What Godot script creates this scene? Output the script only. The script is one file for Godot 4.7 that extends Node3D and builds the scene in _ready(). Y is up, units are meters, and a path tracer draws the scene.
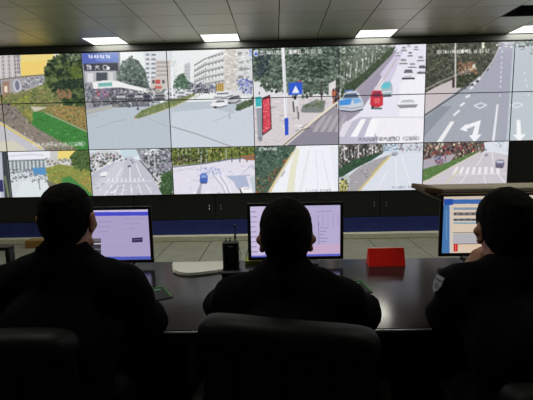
extends Node3D
# Traffic control room: video wall, three officers at a long desk.

const EYE := Vector3(0, 1.40, 0)
const FOCAL := 415.0
# video wall grid (columns -1..6, rows 0..2), measured from the photograph
const WALL_Z := -6.943
const WALL_X := -4.5168
const WALL_TOP := 2.8965
const PW := 1.391
const PH := 0.78246
const CEIL := 3.0115
const LOW := -0.25
const DESK := 0.75

var cam: Camera3D
var names := {}
var rng := RandomNumberGenerator.new()
var M := {}

# ------------------------------------------------------------------ helpers
func ray(u: float, v: float) -> Vector3:
	return cam.transform.basis * Vector3((u - 266.5) / FOCAL, -(v - 200.0) / FOCAL, -1.0)

func at_z(u: float, v: float, z: float) -> Vector3:
	var d := ray(u, v)
	return EYE + d * (z / d.z)

func at_y(u: float, v: float, y: float) -> Vector3:
	var d := ray(u, v)
	return EYE + d * ((y - EYE.y) / d.y)

func numbered(called: String) -> String:
	var k: int = names.get(called, -1) + 1
	names[called] = k
	return called if k == 0 else "%s_%03d" % [called, k]

func thing(called: String, label: String, category: String, at := Vector3.ZERO, turn := 0.0, group := "") -> Node3D:
	var o := Node3D.new()
	o.name = numbered(called)
	add_child(o)
	o.position = at
	o.rotation.y = turn
	o.set_meta("label", label)
	o.set_meta("category", category)
	if group != "":
		o.set_meta("group", group)
	return o

func part(called: String, mesh: Mesh, mat: Material, parent: Node3D, at := Vector3.ZERO, rot := Vector3.ZERO) -> MeshInstance3D:
	var o := MeshInstance3D.new()
	o.name = called
	o.mesh = mesh
	o.material_override = mat
	o.cast_shadow = GeometryInstance3D.SHADOW_CASTING_SETTING_ON
	parent.add_child(o, true)
	o.position = at
	o.rotation = rot
	return o

func struct(called: String, mesh: Mesh, mat: Material, at := Vector3.ZERO, label := "", category := "") -> MeshInstance3D:
	var o := part(called, mesh, mat, self, at)
	o.set_meta("kind", "structure")
	if label != "":
		o.set_meta("label", label)
	if category != "":
		o.set_meta("category", category)
	return o

func mat(c: Color, rough := 0.8, metal := 0.0, spec := 0.5) -> StandardMaterial3D:
	var m := StandardMaterial3D.new()
	m.albedo_color = c
	m.roughness = rough
	m.metallic = metal
	m.metallic_specular = spec
	return m

func tri(st: SurfaceTool, a: Vector3, b: Vector3, c: Vector3, mid: Vector3) -> void:
	# clockwise seen from outside (away from mid)
	var n := (b - a).cross(c - a)
	if n.dot((a + b + c) / 3.0 - mid) > 0.0:
		var t := b
		b = c
		c = t
	st.add_vertex(a)
	st.add_vertex(b)
	st.add_vertex(c)

func quad(st: SurfaceTool, a: Vector3, b: Vector3, c: Vector3, d: Vector3, mid: Vector3) -> void:
	tri(st, a, b, c, mid)
	tri(st, a, c, d, mid)

func begin() -> SurfaceTool:
	var st := SurfaceTool.new()
	st.begin(Mesh.PRIMITIVE_TRIANGLES)
	st.set_smooth_group(-1)
	return st

func done(st: SurfaceTool) -> ArrayMesh:
	st.generate_normals()
	return st.commit()

# a box with chamfered edges, added to a SurfaceTool
func add_rbox(st: SurfaceTool, s: Vector3, b: float, x := Transform3D()) -> void:
	var h := s * 0.5
	b = minf(b, minf(h.x, minf(h.y, h.z)) * 0.9)
	var mid := x.origin
	var P := func(sx: int, sy: int, sz: int, axis: int) -> Vector3:
		var p := Vector3(sx * h.x, sy * h.y, sz * h.z)
		for k in 3:
			if k != axis:
				p[k] -= b * signf(p[k])
		return x * p
	for axis in 3:
		var u := (axis + 1) % 3
		var v := (axis + 2) % 3
		for s1 in [-1, 1]:
			var c := []
			for q in [[-1, -1], [1, -1], [1, 1], [-1, 1]]:
				var sg := [0, 0, 0]
				sg[axis] = s1
				sg[u] = q[0]
				sg[v] = q[1]
				c.append(P.call(sg[0], sg[1], sg[2], axis))
			quad(st, c[0], c[1], c[2], c[3], mid)
		# edges along this axis: between faces u and v
		for su in [-1, 1]:
			for sv in [-1, 1]:
				var e0 := [0, 0, 0]
				e0[axis] = -1
				e0[u] = su
				e0[v] = sv
				var e1 := e0.duplicate()
				e1[axis] = 1
				quad(st, P.call(e0[0], e0[1], e0[2], u), P.call(e1[0], e1[1], e1[2], u), P.call(e1[0], e1[1], e1[2], v), P.call(e0[0], e0[1], e0[2], v), mid)
	for sx in [-1, 1]:
		for sy in [-1, 1]:
			for sz in [-1, 1]:
				tri(st, P.call(sx, sy, sz, 0), P.call(sx, sy, sz, 1), P.call(sx, sy, sz, 2), mid)

func rbox(s: Vector3, b := 0.004) -> ArrayMesh:
	var st := begin()
	add_rbox(st, s, b)
	return done(st)

# tube along points, with a radius for each point
func add_tube(st: SurfaceTool, pts: Array, rad: Array, sides := 12, caps := true) -> void:
	st.set_smooth_group(1)
	var rings := []
	var up := Vector3.UP
	for i in pts.size():
		var d: Vector3 = (pts[mini(i + 1, pts.size() - 1)] - pts[maxi(i - 1, 0)]).normalized()
		if absf(d.dot(up)) > 0.95:
			up = Vector3.RIGHT
		var a := d.cross(up).normalized()
		var b := d.cross(a).normalized()
		up = b
		var ring := []
		for k in sides:
			var t := TAU * k / sides
			ring.append(pts[i] + (a * cos(t) + b * sin(t)) * rad[mini(i, rad.size() - 1)])
		rings.append(ring)
	for i in pts.size() - 1:
		var mid: Vector3 = (pts[i] + pts[i + 1]) * 0.5
		for k in sides:
			var k2 := (k + 1) % sides
			quad(st, rings[i][k], rings[i + 1][k], rings[i + 1][k2], rings[i][k2], mid)
	st.set_smooth_group(-1)
	if caps:
		for e in [0, pts.size() - 1]:
			var inner: Vector3 = pts[1] if e == 0 else pts[e - 1]
			for k in sides:
				tri(st, pts[e], rings[e][k], rings[e][(k + 1) % sides], inner)

func tube(pts: Array, rad: Array, sides := 12) -> ArrayMesh:
	var st := begin()
	add_tube(st, pts, rad, sides)
	return done(st)

# padded cushion: a rounded box of n cells a face, bent by a Callable
func cushion(s: Vector3, r: float, n: int, bend: Callable) -> ArrayMesh:
	var st := begin()
	st.set_smooth_group(1)
	var h := s * 0.5
	var inn := h - Vector3(r, r, r)
	for axis in 3:
		var u := (axis + 1) % 3
		var v := (axis + 2) % 3
		for s1 in [-1.0, 1.0]:
			var g := []
			for i in n + 1:
				var row := []
				for j in n + 1:
					var p := Vector3.ZERO
					p[axis] = s1 * h[axis]
					p[u] = h[u] * sin((2.0 * i / n - 1.0) * PI / 2.0)
					p[v] = h[v] * sin((2.0 * j / n - 1.0) * PI / 2.0)
					var c := p.clamp(-inn, inn)
					var d := p - c
					p = c + (d.normalized() * r if d.length() > 1e-6 else Vector3.ZERO)
					row.append(p)
				g.append(row)
			for i in n:
				for j in n:
					var a: Vector3 = g[i][j]
					var b: Vector3 = g[i + 1][j]
					var c2: Vector3 = g[i + 1][j + 1]
					var d2: Vector3 = g[i][j + 1]
					# orient on the unbent cushion, then bend
					if (c2 - a).cross(d2 - b).dot((a + c2) * 0.5) > 0.0:
						var t := b
						b = d2
						d2 = t
					for p in [a, b, c2, a, c2, d2]:
						st.add_vertex(bend.call(p))
	return done(st)

# ------------------------------------------------------------------ signed distance modelling
class MeshBin:
	var v := PackedVector3Array()
	var n := PackedVector3Array()
	var i := PackedInt32Array()
	func commit() -> ArrayMesh:
		var a := []
		a.resize(Mesh.ARRAY_MAX)
		a[Mesh.ARRAY_VERTEX] = v
		a[Mesh.ARRAY_NORMAL] = n
		a[Mesh.ARRAY_INDEX] = i
		var m := ArrayMesh.new()
		m.add_surface_from_arrays(Mesh.PRIMITIVE_TRIANGLES, a)
		return m
	func append(o: MeshBin, x: Transform3D) -> void:
		var base := v.size()
		v.append_array(x * o.v)
		var flip := x.basis.determinant() < 0.0
		for q in o.n:
			n.append((x.basis * q).normalized())
		for k in range(0, o.i.size(), 3):
			i.append(o.i[k] + base)
			i.append(o.i[k + (2 if flip else 1)] + base)
			i.append(o.i[k + (1 if flip else 2)] + base)

class Prim:
	var inv: Transform3D
	var h: float
	var r1: float
	var r2: float
	var s: float
	var lo: Vector3
	var hi: Vector3

func bone(a: Vector3, b: Vector3, ra: float, rb: float, fx := 1.0, fz := 1.0, side := Vector3.RIGHT) -> Prim:
	var p := Prim.new()
	var y := b - a
	p.h = maxf(y.length(), 1e-4)
	y = Vector3.UP if y.length() < 1e-4 else y.normalized()
	if absf(y.dot(side)) > 0.97:
		side = Vector3.FORWARD if absf(y.dot(Vector3.FORWARD)) < 0.9 else Vector3.UP
	var z := side.cross(y).normalized()
	var x := y.cross(z).normalized()
	p.inv = Transform3D(Basis(x * fx, y, z * fz), a).affine_inverse()
	p.r1 = ra
	p.r2 = rb
	p.s = minf(1.0, minf(fx, fz))
	var r := maxf(ra, rb) * maxf(1.0, maxf(fx, fz)) + 0.02
	p.lo = a.min(b) - Vector3.ONE * r
	p.hi = a.max(b) + Vector3.ONE * r
	return p

func ball(c: Vector3, r: Vector3) -> Prim:
	var p := Prim.new()
	var m := minf(r.x, minf(r.y, r.z))
	p.inv = Transform3D(Basis(Vector3(r.x / m, 0, 0), Vector3(0, r.y / m, 0), Vector3(0, 0, r.z / m)), c).affine_inverse()
	p.h = 1e-4
	p.r1 = m
	p.r2 = m
	p.s = 1.0
	p.lo = c - r - Vector3.ONE * 0.02
	p.hi = c + r + Vector3.ONE * 0.02
	return p

func pdist(p: Prim, q: Vector3) -> float:
	var l := p.inv * q
	var t := clampf(l.y / p.h, 0.0, 1.0)
	l.y -= t * p.h
	return (l.length() - p.r1 - (p.r2 - p.r1) * t) * p.s

func fdist(prims: Array, q: Vector3, k: float) -> float:
	var d := 9.0
	for p: Prim in prims:
		var l := p.inv * q
		var t := clampf(l.y / p.h, 0.0, 1.0)
		l.y -= t * p.h
		var e := (l.length() - p.r1 - (p.r2 - p.r1) * t) * p.s
		var g := maxf(k - absf(d - e), 0.0)
		d = minf(d, e) - g * g * 0.25 / k
	return d

# surface nets over the blocks near the surface; clips: [normal, offset] half spaces that are cut off where n.p > offset
func net(bin: MeshBin, prims: Array, cell: float, k: float, clips := [], noise: FastNoiseLite = null, amp := 0.0) -> void:
	var lo: Vector3 = prims[0].lo
	var hi: Vector3 = prims[0].hi
	for p: Prim in prims:
		lo = lo.min(p.lo)
		hi = hi.max(p.hi)
	const B := 5
	var nb := Vector3i(((hi - lo) / (cell * B)).ceil()) + Vector3i.ONE
	var n := nb * B + Vector3i.ONE
	var sy := n.x
	var sz := n.x * n.y
	var f := PackedFloat32Array()
	f.resize(n.x * n.y * n.z)
	f.fill(1e9)
	var vi := PackedInt32Array()
	vi.resize(f.size())
	vi.fill(-1)
	var blocks := []
	var rad := B * cell * 0.87 + cell
	for bz in nb.z:
		for by in nb.y:
			for bx in nb.x:
				var c := lo + (Vector3(bx, by, bz) + Vector3.ONE * 0.5) * B * cell
				var near := []
				for p: Prim in prims:
					if pdist(p, c) < rad + k + amp:
						near.append(p)
				if near.is_empty():
					continue
				var dc := fdist(near, c, k)
				if absf(dc) > rad + amp + k * 0.3:
					if not (dc < 0.0 and not clips.is_empty()):
						continue
				var away := false
				for cp in clips:
					if cp[0].dot(c) - cp[1] > rad:
						away = true
				if away:
					continue
				blocks.append(Vector3i(bx, by, bz) * B)
				for z in B + 1:
					for y in B + 1:
						for x in B + 1:
							var at: int = (bx * B + x) + (by * B + y) * sy + (bz * B + z) * sz
							if f[at] < 1e8:
								continue
							var q := lo + Vector3(bx * B + x, by * B + y, bz * B + z) * cell
							var d := fdist(near, q, k)
							if noise:
								d += amp * noise.get_noise_3dv(q)
							for cp in clips:
								d = maxf(d, cp[0].dot(q) - cp[1])
							f[at] = d
	var first := bin.v.size()
	for b: Vector3i in blocks:
		for z in B:
			for y in B:
				for x in B:
					var at: int = (b.x + x) + (b.y + y) * sy + (b.z + z) * sz
					var q := [f[at], f[at + 1], f[at + sy], f[at + sy + 1], f[at + sz], f[at + sz + 1], f[at + sz + sy], f[at + sz + sy + 1]]
					var m := 0
					for e in 8:
						if q[e] < 0.0:
							m |= 1 << e
					if m == 0 or m == 255:
						continue
					var sum := Vector3.ZERO
					var cnt := 0
					for e in EDGES:
						var fa: float = q[e[0]]
						var fb: float = q[e[1]]
						if (fa < 0.0) == (fb < 0.0):
							continue
						var t := fa / (fa - fb)
						sum += CORNER[e[0]].lerp(CORNER[e[1]], t)
						cnt += 1
					vi[at] = bin.v.size()
					bin.v.append(lo + (Vector3(b.x + x, b.y + y, b.z + z) + sum / cnt) * cell)
					bin.n.append(Vector3.ZERO)
	var st := [1, sy, sz]
	for b: Vector3i in blocks:
		for z in B:
			for y in B:
				for x in B:
					var at: int = (b.x + x) + (b.y + y) * sy + (b.z + z) * sz
					if vi[at] < 0:
						continue
					var f0 := f[at]
					for ax in 3:
						var f1 := f[at + st[ax]]
						if (f0 < 0.0) == (f1 < 0.0):
							continue
						var su: int = st[(ax + 1) % 3]
						var sv: int = st[(ax + 2) % 3]
						if at - su - sv < 0:
							continue
						var a := vi[at]
						var bb := vi[at - su]
						var c := vi[at - su - sv]
						var d := vi[at - sv]
						if a < 0 or bb < 0 or c < 0 or d < 0:
							continue
						if f0 >= 0.0:
							var t := bb
							bb = d
							d = t
						# outward normal along +axis when inside -> outside
						var nn := (bin.v[bb] - bin.v[d]).cross(bin.v[a] - bin.v[c])
						var want := 1.0 if f0 < 0.0 else -1.0
						if nn[ax] * want < 0.0:
							nn = -nn
						for w in [a, bb, c, d]:
							bin.n[w] += nn
						var g := (bin.v[bb] - bin.v[a]).cross(bin.v[c] - bin.v[a])
						var order := [a, bb, c, a, c, d]
						if g[ax] * want > 0.0:
							order = [a, c, bb, a, d, c]
						for w in order:
							bin.i.append(w)
	for w in range(first, bin.v.size()):
		bin.n[w] = bin.n[w].normalized() if bin.n[w].length() > 0.0 else Vector3.UP

const EDGES := [[0, 1], [2, 3], [4, 5], [6, 7], [0, 2], [1, 3], [4, 6], [5, 7], [0, 4], [1, 5], [2, 6], [3, 7]]
const CORNER := [Vector3(0, 0, 0), Vector3(1, 0, 0), Vector3(0, 1, 0), Vector3(1, 1, 0), Vector3(0, 0, 1), Vector3(1, 0, 1), Vector3(0, 1, 1), Vector3(1, 1, 1)]

# ------------------------------------------------------------------ pictures shown on screens
class Picture:
	var img: Image
	var w: int
	var h: int
	var to_uv: Callable
	var k: float            # texels for one photograph pixel
	var rng := RandomNumberGenerator.new()
	func setup(width: int, height: int, map_uv: Callable, texels: float, seed_value: int) -> void:
		w = width
		h = height
		to_uv = map_uv
		k = texels
		img = Image.create(w, h, false, Image.FORMAT_RGBA8)
		rng.seed = seed_value
	static func c8(r: int, g: int, b: int) -> Color:
		return Color(r / 255.0, g / 255.0, b / 255.0)
	func t(u: float, v: float) -> Vector2:
		var q: Vector2 = to_uv.call(u, v)
		return Vector2(q.x * w, q.y * h)
	func fill(c: Color) -> void:
		img.fill(c)
	func poly_t(p: PackedVector2Array, c: Color) -> void:
		var y0 := 1e9
		var y1 := -1e9
		for q in p:
			y0 = minf(y0, q.y)
			y1 = maxf(y1, q.y)
		for y in range(maxi(0, floori(y0)), mini(h, ceili(y1))):
			var yc := y + 0.5
			var xs := []
			for e in p.size():
				var a := p[e]
				var b := p[(e + 1) % p.size()]
				if (a.y <= yc) != (b.y <= yc):
					xs.append(a.x + (yc - a.y) / (b.y - a.y) * (b.x - a.x))
			xs.sort()
			for e in range(0, xs.size() - 1, 2):
				var xa := maxi(0, roundi(xs[e]))
				var xb := mini(w, roundi(xs[e + 1]))
				if xb > xa:
					img.fill_rect(Rect2i(xa, y, xb - xa, 1), c)
	# a polygon from a flat list of photograph pixels
	func poly(a: Array, c: Color) -> void:
		var p := PackedVector2Array()
		for e in range(0, a.size(), 2):
			p.append(t(a[e], a[e + 1]))
		poly_t(p, c)
	func box(x0: float, y0: float, x1: float, y1: float, c: Color) -> void:
		poly([x0, y0, x1, y0, x1, y1, x0, y1], c)
	func line(a: Array, wd: float, c: Color) -> void:
		for e in range(0, a.size() - 2, 2):
			var p := t(a[e], a[e + 1])
			var q := t(a[e + 2], a[e + 3])
			var d := (q - p).normalized().orthogonal() * wd * k * 0.5
			poly_t(PackedVector2Array([p + d, q + d, q - d, p - d]), c)
	func blob(x: float, y: float, rx: float, ry: float, c: Color) -> void:
		var m := t(x, y)
		rx *= k
		ry *= k
		for yy in range(maxi(0, floori(m.y - ry)), mini(h, ceili(m.y + ry))):
			var s := 1.0 - pow((yy + 0.5 - m.y) / ry, 2.0)
			if s <= 0.0:
				continue
			var hw := rx * sqrt(s)
			var xa := clampi(roundi(m.x - hw), 0, w)
			var xb := clampi(roundi(m.x + hw), 0, w)
			if xb > xa:
				img.fill_rect(Rect2i(xa, yy, xb - xa, 1), c)
	# a car seen from its front or back: x, y is the middle of its lower edge
	func car(x: float, y: float, wd: float, ht: float, body: Color, glass: Color) -> void:
		var a := wd * 0.5
		poly([x - a, y, x - a, y - ht * 0.42, x - a * 0.82, y - ht * 0.58, x + a * 0.82, y - ht * 0.58, x + a, y - ht * 0.42, x + a, y], body)
		poly([x - a * 0.86, y - ht * 0.54, x - a * 0.58, y - ht * 0.96, x + a * 0.58, y - ht * 0.98, x + a * 0.86, y - ht * 0.54], body)
		poly([x - a * 0.74, y - ht * 0.56, x - a * 0.52, y - ht * 0.88, x + a * 0.52, y - ht * 0.90, x + a * 0.74, y - ht * 0.56], glass)
		line([x - a, y - ht * 0.05, x + a, y - ht * 0.06], ht * 0.16, glass.darkened(0.35))
		line([x - a * 0.7, y - ht * 0.26, x + a * 0.7, y - ht * 0.27], ht * 0.07, body.darkened(0.25))
		blob(x - a * 0.78, y - ht * 0.33, wd * 0.07, ht * 0.06, Color(1, 1, 0.96))
		blob(x + a * 0.78, y - ht * 0.33, wd * 0.07, ht * 0.06, Color(1, 1, 0.96))
	# small blobs of the given colours scattered inside a polygon
	func fleck(a: Array, n: int, rx: float, ry: float, cols: Array) -> void:
		var p := PackedVector2Array()
		var lo := Vector2(1e9, 1e9)
		var hi := -lo
		for e in range(0, a.size(), 2):
			var q := Vector2(a[e], a[e + 1])
			p.append(q)
			lo = lo.min(q)
			hi = hi.max(q)
		rx *= 0.62
		ry *= 0.66
		for e in int(n * 2.4):
			var q := Vector2(rng.randf_range(lo.x, hi.x), rng.randf_range(lo.y, hi.y))
			var c: Color = cols[rng.randi() % cols.size()]
			var s := rng.randf_range(0.4, 1.4)
			var j := rng.randf_range(0.84, 1.16)
			if Geometry2D.is_point_in_polygon(q, p):
				blob(q.x + rng.randfn(0.0, rx * 0.75), q.y + rng.randfn(0.0, ry * 0.75), rx * s, ry * s, Color(c.r * j, c.g * j, c.b * j))
	# writing by strokes: every sign is a list of polylines on a ten by ten field
	func write(s: String, x: float, y: float, size: float, step: float, c: Color, slope := -0.02, wd := 0.5) -> void:
		for e in s.length():
			var g = SIGNS.get(s[e])
			var wide := 0.6 if s[e] in "0123456789:()-" else 1.0
			if g != null:
				for pl in g:
					var a := []
					for q in range(0, pl.size(), 2):
						a.append(x + pl[q] * 0.1 * size * wide)
						a.append(y + pl[q + 1] * 0.1 * size + slope * pl[q] * 0.1 * size)
					line(a, wd, c)
			x += step * wide
			y += slope * step * wide
	# the speckle of a video picture, laid over the whole frame
	func speckle(tile: Image) -> void:
		for y in range(0, h, tile.get_height()):
			for x in range(0, w, tile.get_width()):
				img.blend_rect(tile, Rect2i(0, 0, tile.get_width(), tile.get_height()), Vector2i(x, y))
	func texture(soft := 1.0) -> ImageTexture:
		if soft < 1.0:
			img.resize(w / 2, h / 2, Image.INTERPOLATE_BILINEAR)
			img.resize(w / 4, h / 4, Image.INTERPOLATE_BILINEAR)
			img.resize(w / 2, h / 2, Image.INTERPOLATE_CUBIC)
		return ImageTexture.create_from_image(img)
	const SIGNS := {
		"0": [[2, 0, 8, 0, 8, 10, 2, 10, 2, 0]], "1": [[5, 0, 5, 10]], "2": [[1, 1, 8, 0, 8, 4, 1, 10, 9, 10]],
		"3": [[1, 0, 8, 0, 8, 5, 3, 5], [8, 5, 8, 10, 1, 10]], "4": [[6, 10, 6, 0, 1, 7, 9, 7]], "5": [[8, 0, 2, 0, 2, 5, 8, 5, 8, 10, 1, 10]],
		"6": [[8, 0, 2, 2, 2, 10, 8, 10, 8, 5, 2, 5]], "7": [[1, 0, 9, 0, 4, 10]], "8": [[2, 0, 8, 0, 8, 10, 2, 10, 2, 0], [2, 5, 8, 5]], "9": [[8, 5, 2, 5, 2, 0, 8, 0, 8, 10]],
		":": [[5, 2, 5, 4], [5, 7, 5, 9]], "(": [[8, 0, 4, 3, 4, 7, 8, 10]], ")": [[2, 0, 6, 3, 6, 7, 2, 10]],
		"年": [[3, 0, 1, 3], [2, 2, 9, 2], [2, 5, 8, 5], [2, 5, 2, 7], [0, 7, 10, 7], [5, 2, 5, 10]],
		"月": [[3, 0, 3, 7, 1, 10], [3, 0, 8, 0, 8, 10], [3, 3, 8, 3], [3, 6, 8, 6]],
		"日": [[2, 0, 8, 0, 8, 10, 2, 10, 2, 0], [2, 5, 8, 5]],
		"星": [[2, 0, 8, 0, 8, 4, 2, 4, 2, 0], [2, 2, 8, 2], [1, 6, 9, 6], [1, 8, 9, 8], [0, 10, 10, 10], [5, 4, 5, 10]],
		"期": [[0, 2, 5, 2], [1, 0, 1, 7], [4, 0, 4, 7], [1, 4, 4, 4], [0, 7, 5, 7], [6, 0, 10, 0, 10, 10], [6, 0, 6, 10], [6, 3, 10, 3], [6, 6, 10, 6]],
		"五": [[1, 0, 9, 0], [4, 0, 3, 10], [2, 4, 8, 4, 8, 10], [0, 10, 10, 10]],
		"大": [[0, 3, 10, 3], [5, 0, 5, 4, 0, 10], [5, 4, 10, 10]],
		"九": [[1, 3, 7, 3, 7, 9, 10, 9, 10, 7], [4, 0, 4, 5, 1, 10]],
		"道": [[1, 1, 2, 3], [1, 4, 2, 8, 0, 10, 10, 10], [4, 2, 10, 2], [5, 3, 9, 3, 9, 8, 5, 8, 5, 3], [5, 5, 9, 5]],
		"平": [[1, 0, 9, 0], [2, 2, 3, 4], [8, 2, 7, 4], [0, 6, 10, 6], [5, 0, 5, 10]],
		"安": [[0, 3, 0, 2, 10, 2, 10, 3], [5, 0, 5, 2], [4, 4, 2, 8, 9, 10], [8, 4, 5, 8, 1, 10], [0, 6, 10, 6]],
		"路": [[0, 0, 4, 0, 4, 3, 0, 3, 0, 0], [2, 3, 2, 9], [0, 10, 4, 9], [7, 0, 5, 4], [6, 2, 9, 2, 5, 6], [6, 3, 10, 6], [6, 6, 9, 6, 9, 10, 6, 10, 6, 6]],
		"口": [[1, 1, 9, 1, 9, 9, 1, 9, 1, 1]],
		"公": [[4, 0, 0, 5], [6, 0, 10, 5], [5, 5, 2, 10, 8, 10], [7, 7, 9, 10]],
		"局": [[1, 0, 9, 0, 9, 3, 1, 3], [1, 0, 1, 6, 0, 10], [1, 5, 9, 5, 9, 10, 7, 10], [3, 7, 7, 7, 7, 9, 3, 9, 3, 7]],
	}

var speckle_tile: Image

func make_speckle() -> void:
	var n := FastNoiseLite.new()
	n.seed = 77
	n.frequency = 0.09
	n.fractal_octaves = 3
	speckle_tile = Image.create(512, 512, false, Image.FORMAT_RGBA8)
	for y in 512:
		for x in 512:
			var v := n.get_noise_2d(x, y * 1.6)
			speckle_tile.set_pixel(x, y, Color(1, 1, 1, v * 0.10) if v > 0.0 else Color(0.1, 0.1, 0.12, -v * 0.12))

func c8(r: int, g: int, b: int) -> Color:
	return Color(r / 255.0, g / 255.0, b / 255.0)

func wall_picture(col: int, row: int, cols: int, rows: int, texels: int, seed_value: int) -> Picture:
	var p := Picture.new()
	var map_uv := func(u: float, v: float) -> Vector2:
		var q := at_z(u, v, WALL_Z)
		return Vector2((q.x - WALL_X - col * PW) / (cols * PW), (WALL_TOP - row * PH - q.y) / (rows * PH))
	p.setup(cols * 86 * texels, rows * 48 * texels, map_uv, texels, seed_value)
	return p

# ---- the eleven camera feeds, drawn in the photograph's pixels
func feed_hillside() -> Picture:
	var p := wall_picture(-1, 0, 2, 2, 5, 11)
	p.fill(c8(122, 128, 78))
	p.poly([-90, 40, 20, 40, 21, 80, -90, 92], c8(196, 190, 190))
	for x in range(-88, 20, 3):
		p.line([x, 48, x + 1.5, 80], 0.8, c8(120, 112, 118) if x % 2 == 0 else c8(228, 224, 226))
	for x in [14.0, 16.5, 18.0]:
		p.line([x, 50, x + 1.5, 74], 0.8, c8(90, 84, 96))
	for y in range(50, 80, 4):
		p.line([-88, y + 6.0, 20, y + 0.0], 0.7, c8(214, 206, 200))
	p.poly([20, 40, 60, 40, 60, 52, 53, 58, 47, 66, 44, 75, 21, 77], c8(238, 217, 136))
	p.poly([20, 62, 45, 60, 44, 75, 21, 77], c8(240, 210, 118))
	p.poly([51, 48, 63, 48, 60, 58, 55, 58], c8(240, 236, 214))
	p.poly([-90, 82, 0, 80, 22, 77, 45, 75, 44, 84, 34, 88, 20, 94, -90, 100], c8(168, 164, 166))
	p.line([-90, 82, 0, 79.5, 22, 76.5, 45, 74.5], 1.0, c8(120, 108, 90))
	p.fleck([22, 78, 44, 76, 43, 84, 24, 88], 70, 1.4, 1.2, [c8(96, 98, 108), c8(200, 202, 206), c8(150, 152, 160)])
	p.poly([2, 82, 9, 81, 9, 98, 2, 98], c8(160, 128, 112))
	p.poly([4, 86, 7, 86, 7, 93, 4, 92], c8(238, 226, 206))
	p.blob(17, 86, 4.2, 6.5, c8(205, 205, 215))
	p.blob(17, 85.5, 2.4, 5.0, c8(120, 122, 140))
	p.fleck([0, 96, 12, 92, 30, 90, 46, 84, 62, 96, 88, 102, 88, 112, 30, 110, 0, 104], 420, 2.0, 1.0, [c8(134, 138, 84), c8(106, 118, 66), c8(156, 150, 104), c8(86, 106, 62), c8(146, 130, 94), c8(120, 112, 84)])
	p.fleck([20, 98, 30, 94, 30, 102, 10, 106], 50, 1.6, 1.2, [c8(142, 150, 66), c8(128, 138, 68)])
	var tree := [44, 76, 47, 66, 53, 58, 58, 57, 63, 49, 90, 47, 92, 104, 66, 104, 52, 92]
	p.poly(tree, c8(78, 98, 62))
	p.fleck(tree, 620, 1.9, 1.5, [c8(56, 72, 48), c8(84, 100, 62), c8(104, 116, 74), c8(42, 54, 42), c8(122, 124, 92), c8(66, 88, 58), c8(92, 86, 66)])
	p.fleck(tree, 160, 3.6, 2.6, [c8(50, 66, 46), c8(96, 110, 70), c8(74, 90, 56), c8(40, 52, 42)])
	p.fleck([62, 48, 88, 47, 88, 60, 70, 60], 70, 2.2, 0.7, [c8(150, 158, 146), c8(112, 124, 110), c8(60, 72, 58)])
	p.fleck([70, 68, 80, 66, 82, 78, 74, 80], 60, 1.8, 1.4, [c8(104, 118, 54), c8(92, 108, 52), c8(84, 98, 54)])
	p.fleck([54, 82, 84, 78, 84, 88, 56, 90], 90, 1.9, 1.2, [c8(38, 52, 44), c8(50, 66, 50)])
	p.fleck([58, 90, 74, 92, 70, 99, 58, 98], 50, 1.7, 1.1, [c8(150, 118, 88), c8(134, 108, 80)])
	p.fleck([62, 100, 88, 100, 89, 108, 62, 106], 60, 1.6, 1.0, [c8(40, 56, 40), c8(60, 84, 52)])
	p.poly([44, 108, 62, 105, 90, 107, 92, 132, 62, 118], c8(158, 136, 82))
	p.fleck([44, 108, 62, 105, 90, 107, 92, 132, 62, 118], 260, 1.6, 1.0, [c8(150, 126, 80), c8(130, 122, 76), c8(152, 108, 76), c8(112, 122, 74), c8(170, 154, 114), c8(96, 96, 62)])
	p.poly([30, 106, 48, 107, 34, 112], c8(200, 196, 176))
	p.poly([32, 111, 45, 112.5, 62, 120, 92, 134, 92, 156, 64, 143, 46, 135, 32, 128], c8(68, 130, 66))
	p.fleck([34, 113, 45, 114, 62, 122, 90, 136, 90, 150, 64, 141, 46, 133, 34, 127], 90, 3.0, 1.0, [c8(62, 122, 60), c8(76, 138, 72)])
	p.line([45, 112.5, 62, 120, 92, 134], 1.2, c8(168, 170, 140))
	p.poly([-90, 96, 0, 103, 15, 106, 32, 126, 62, 143, 92, 157, 46, 156, 0, 124, -90, 104], c8(142, 132, 122))
	p.fleck([-20, 104, 15, 106, 32, 126, 62, 143, 80, 152, 46, 152, 0, 122], 300, 1.6, 1.2, [c8(120, 112, 104), c8(156, 146, 134), c8(104, 104, 92), c8(168, 150, 138), c8(128, 128, 104)])
	for e in 60:
		var s := e / 60.0
		var x := 0.0 + 62.0 * s
		p.line([x, 106 + 36.0 * s, x + 3, 121 + 32.0 * s], 0.3, c8(112, 102, 98) if e % 2 == 0 else c8(160, 144, 134))
	p.fleck([0, 104, 14, 105, 26, 118, 8, 122], 60, 1.6, 1.2, [c8(112, 106, 104), c8(126, 118, 110), c8(98, 96, 92)])
	p.fleck([24, 108, 32, 111, 32, 120, 24, 114], 30, 1.3, 1.3, [c8(156, 150, 78), c8(138, 140, 76)])
	p.poly([-90, 104, 0, 121, 44, 148, 46, 158, -90, 158], c8(196, 196, 202))
	p.line([-90, 110, 0, 123, 42, 149], 2.0, c8(222, 196, 112))
	p.fleck([46, 136, 64, 144, 84, 152, 46, 152], 70, 1.3, 0.8, [c8(120, 120, 96), c8(150, 144, 124), c8(86, 112, 72)])
	p.poly([0, 142, 14, 141, 30, 152, 0, 153], c8(214, 208, 190))
	p.line([20, 150, 10, 138], 1.5, c8(212, 210, 206))
	p.write("九九大道平安大道", 32, 143.0, 4.2, 4.4, c8(236, 236, 230))
	p.write("(公安局)", 67.5, 142.3, 4.2, 4.4, c8(236, 236, 230))
	return p

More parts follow.
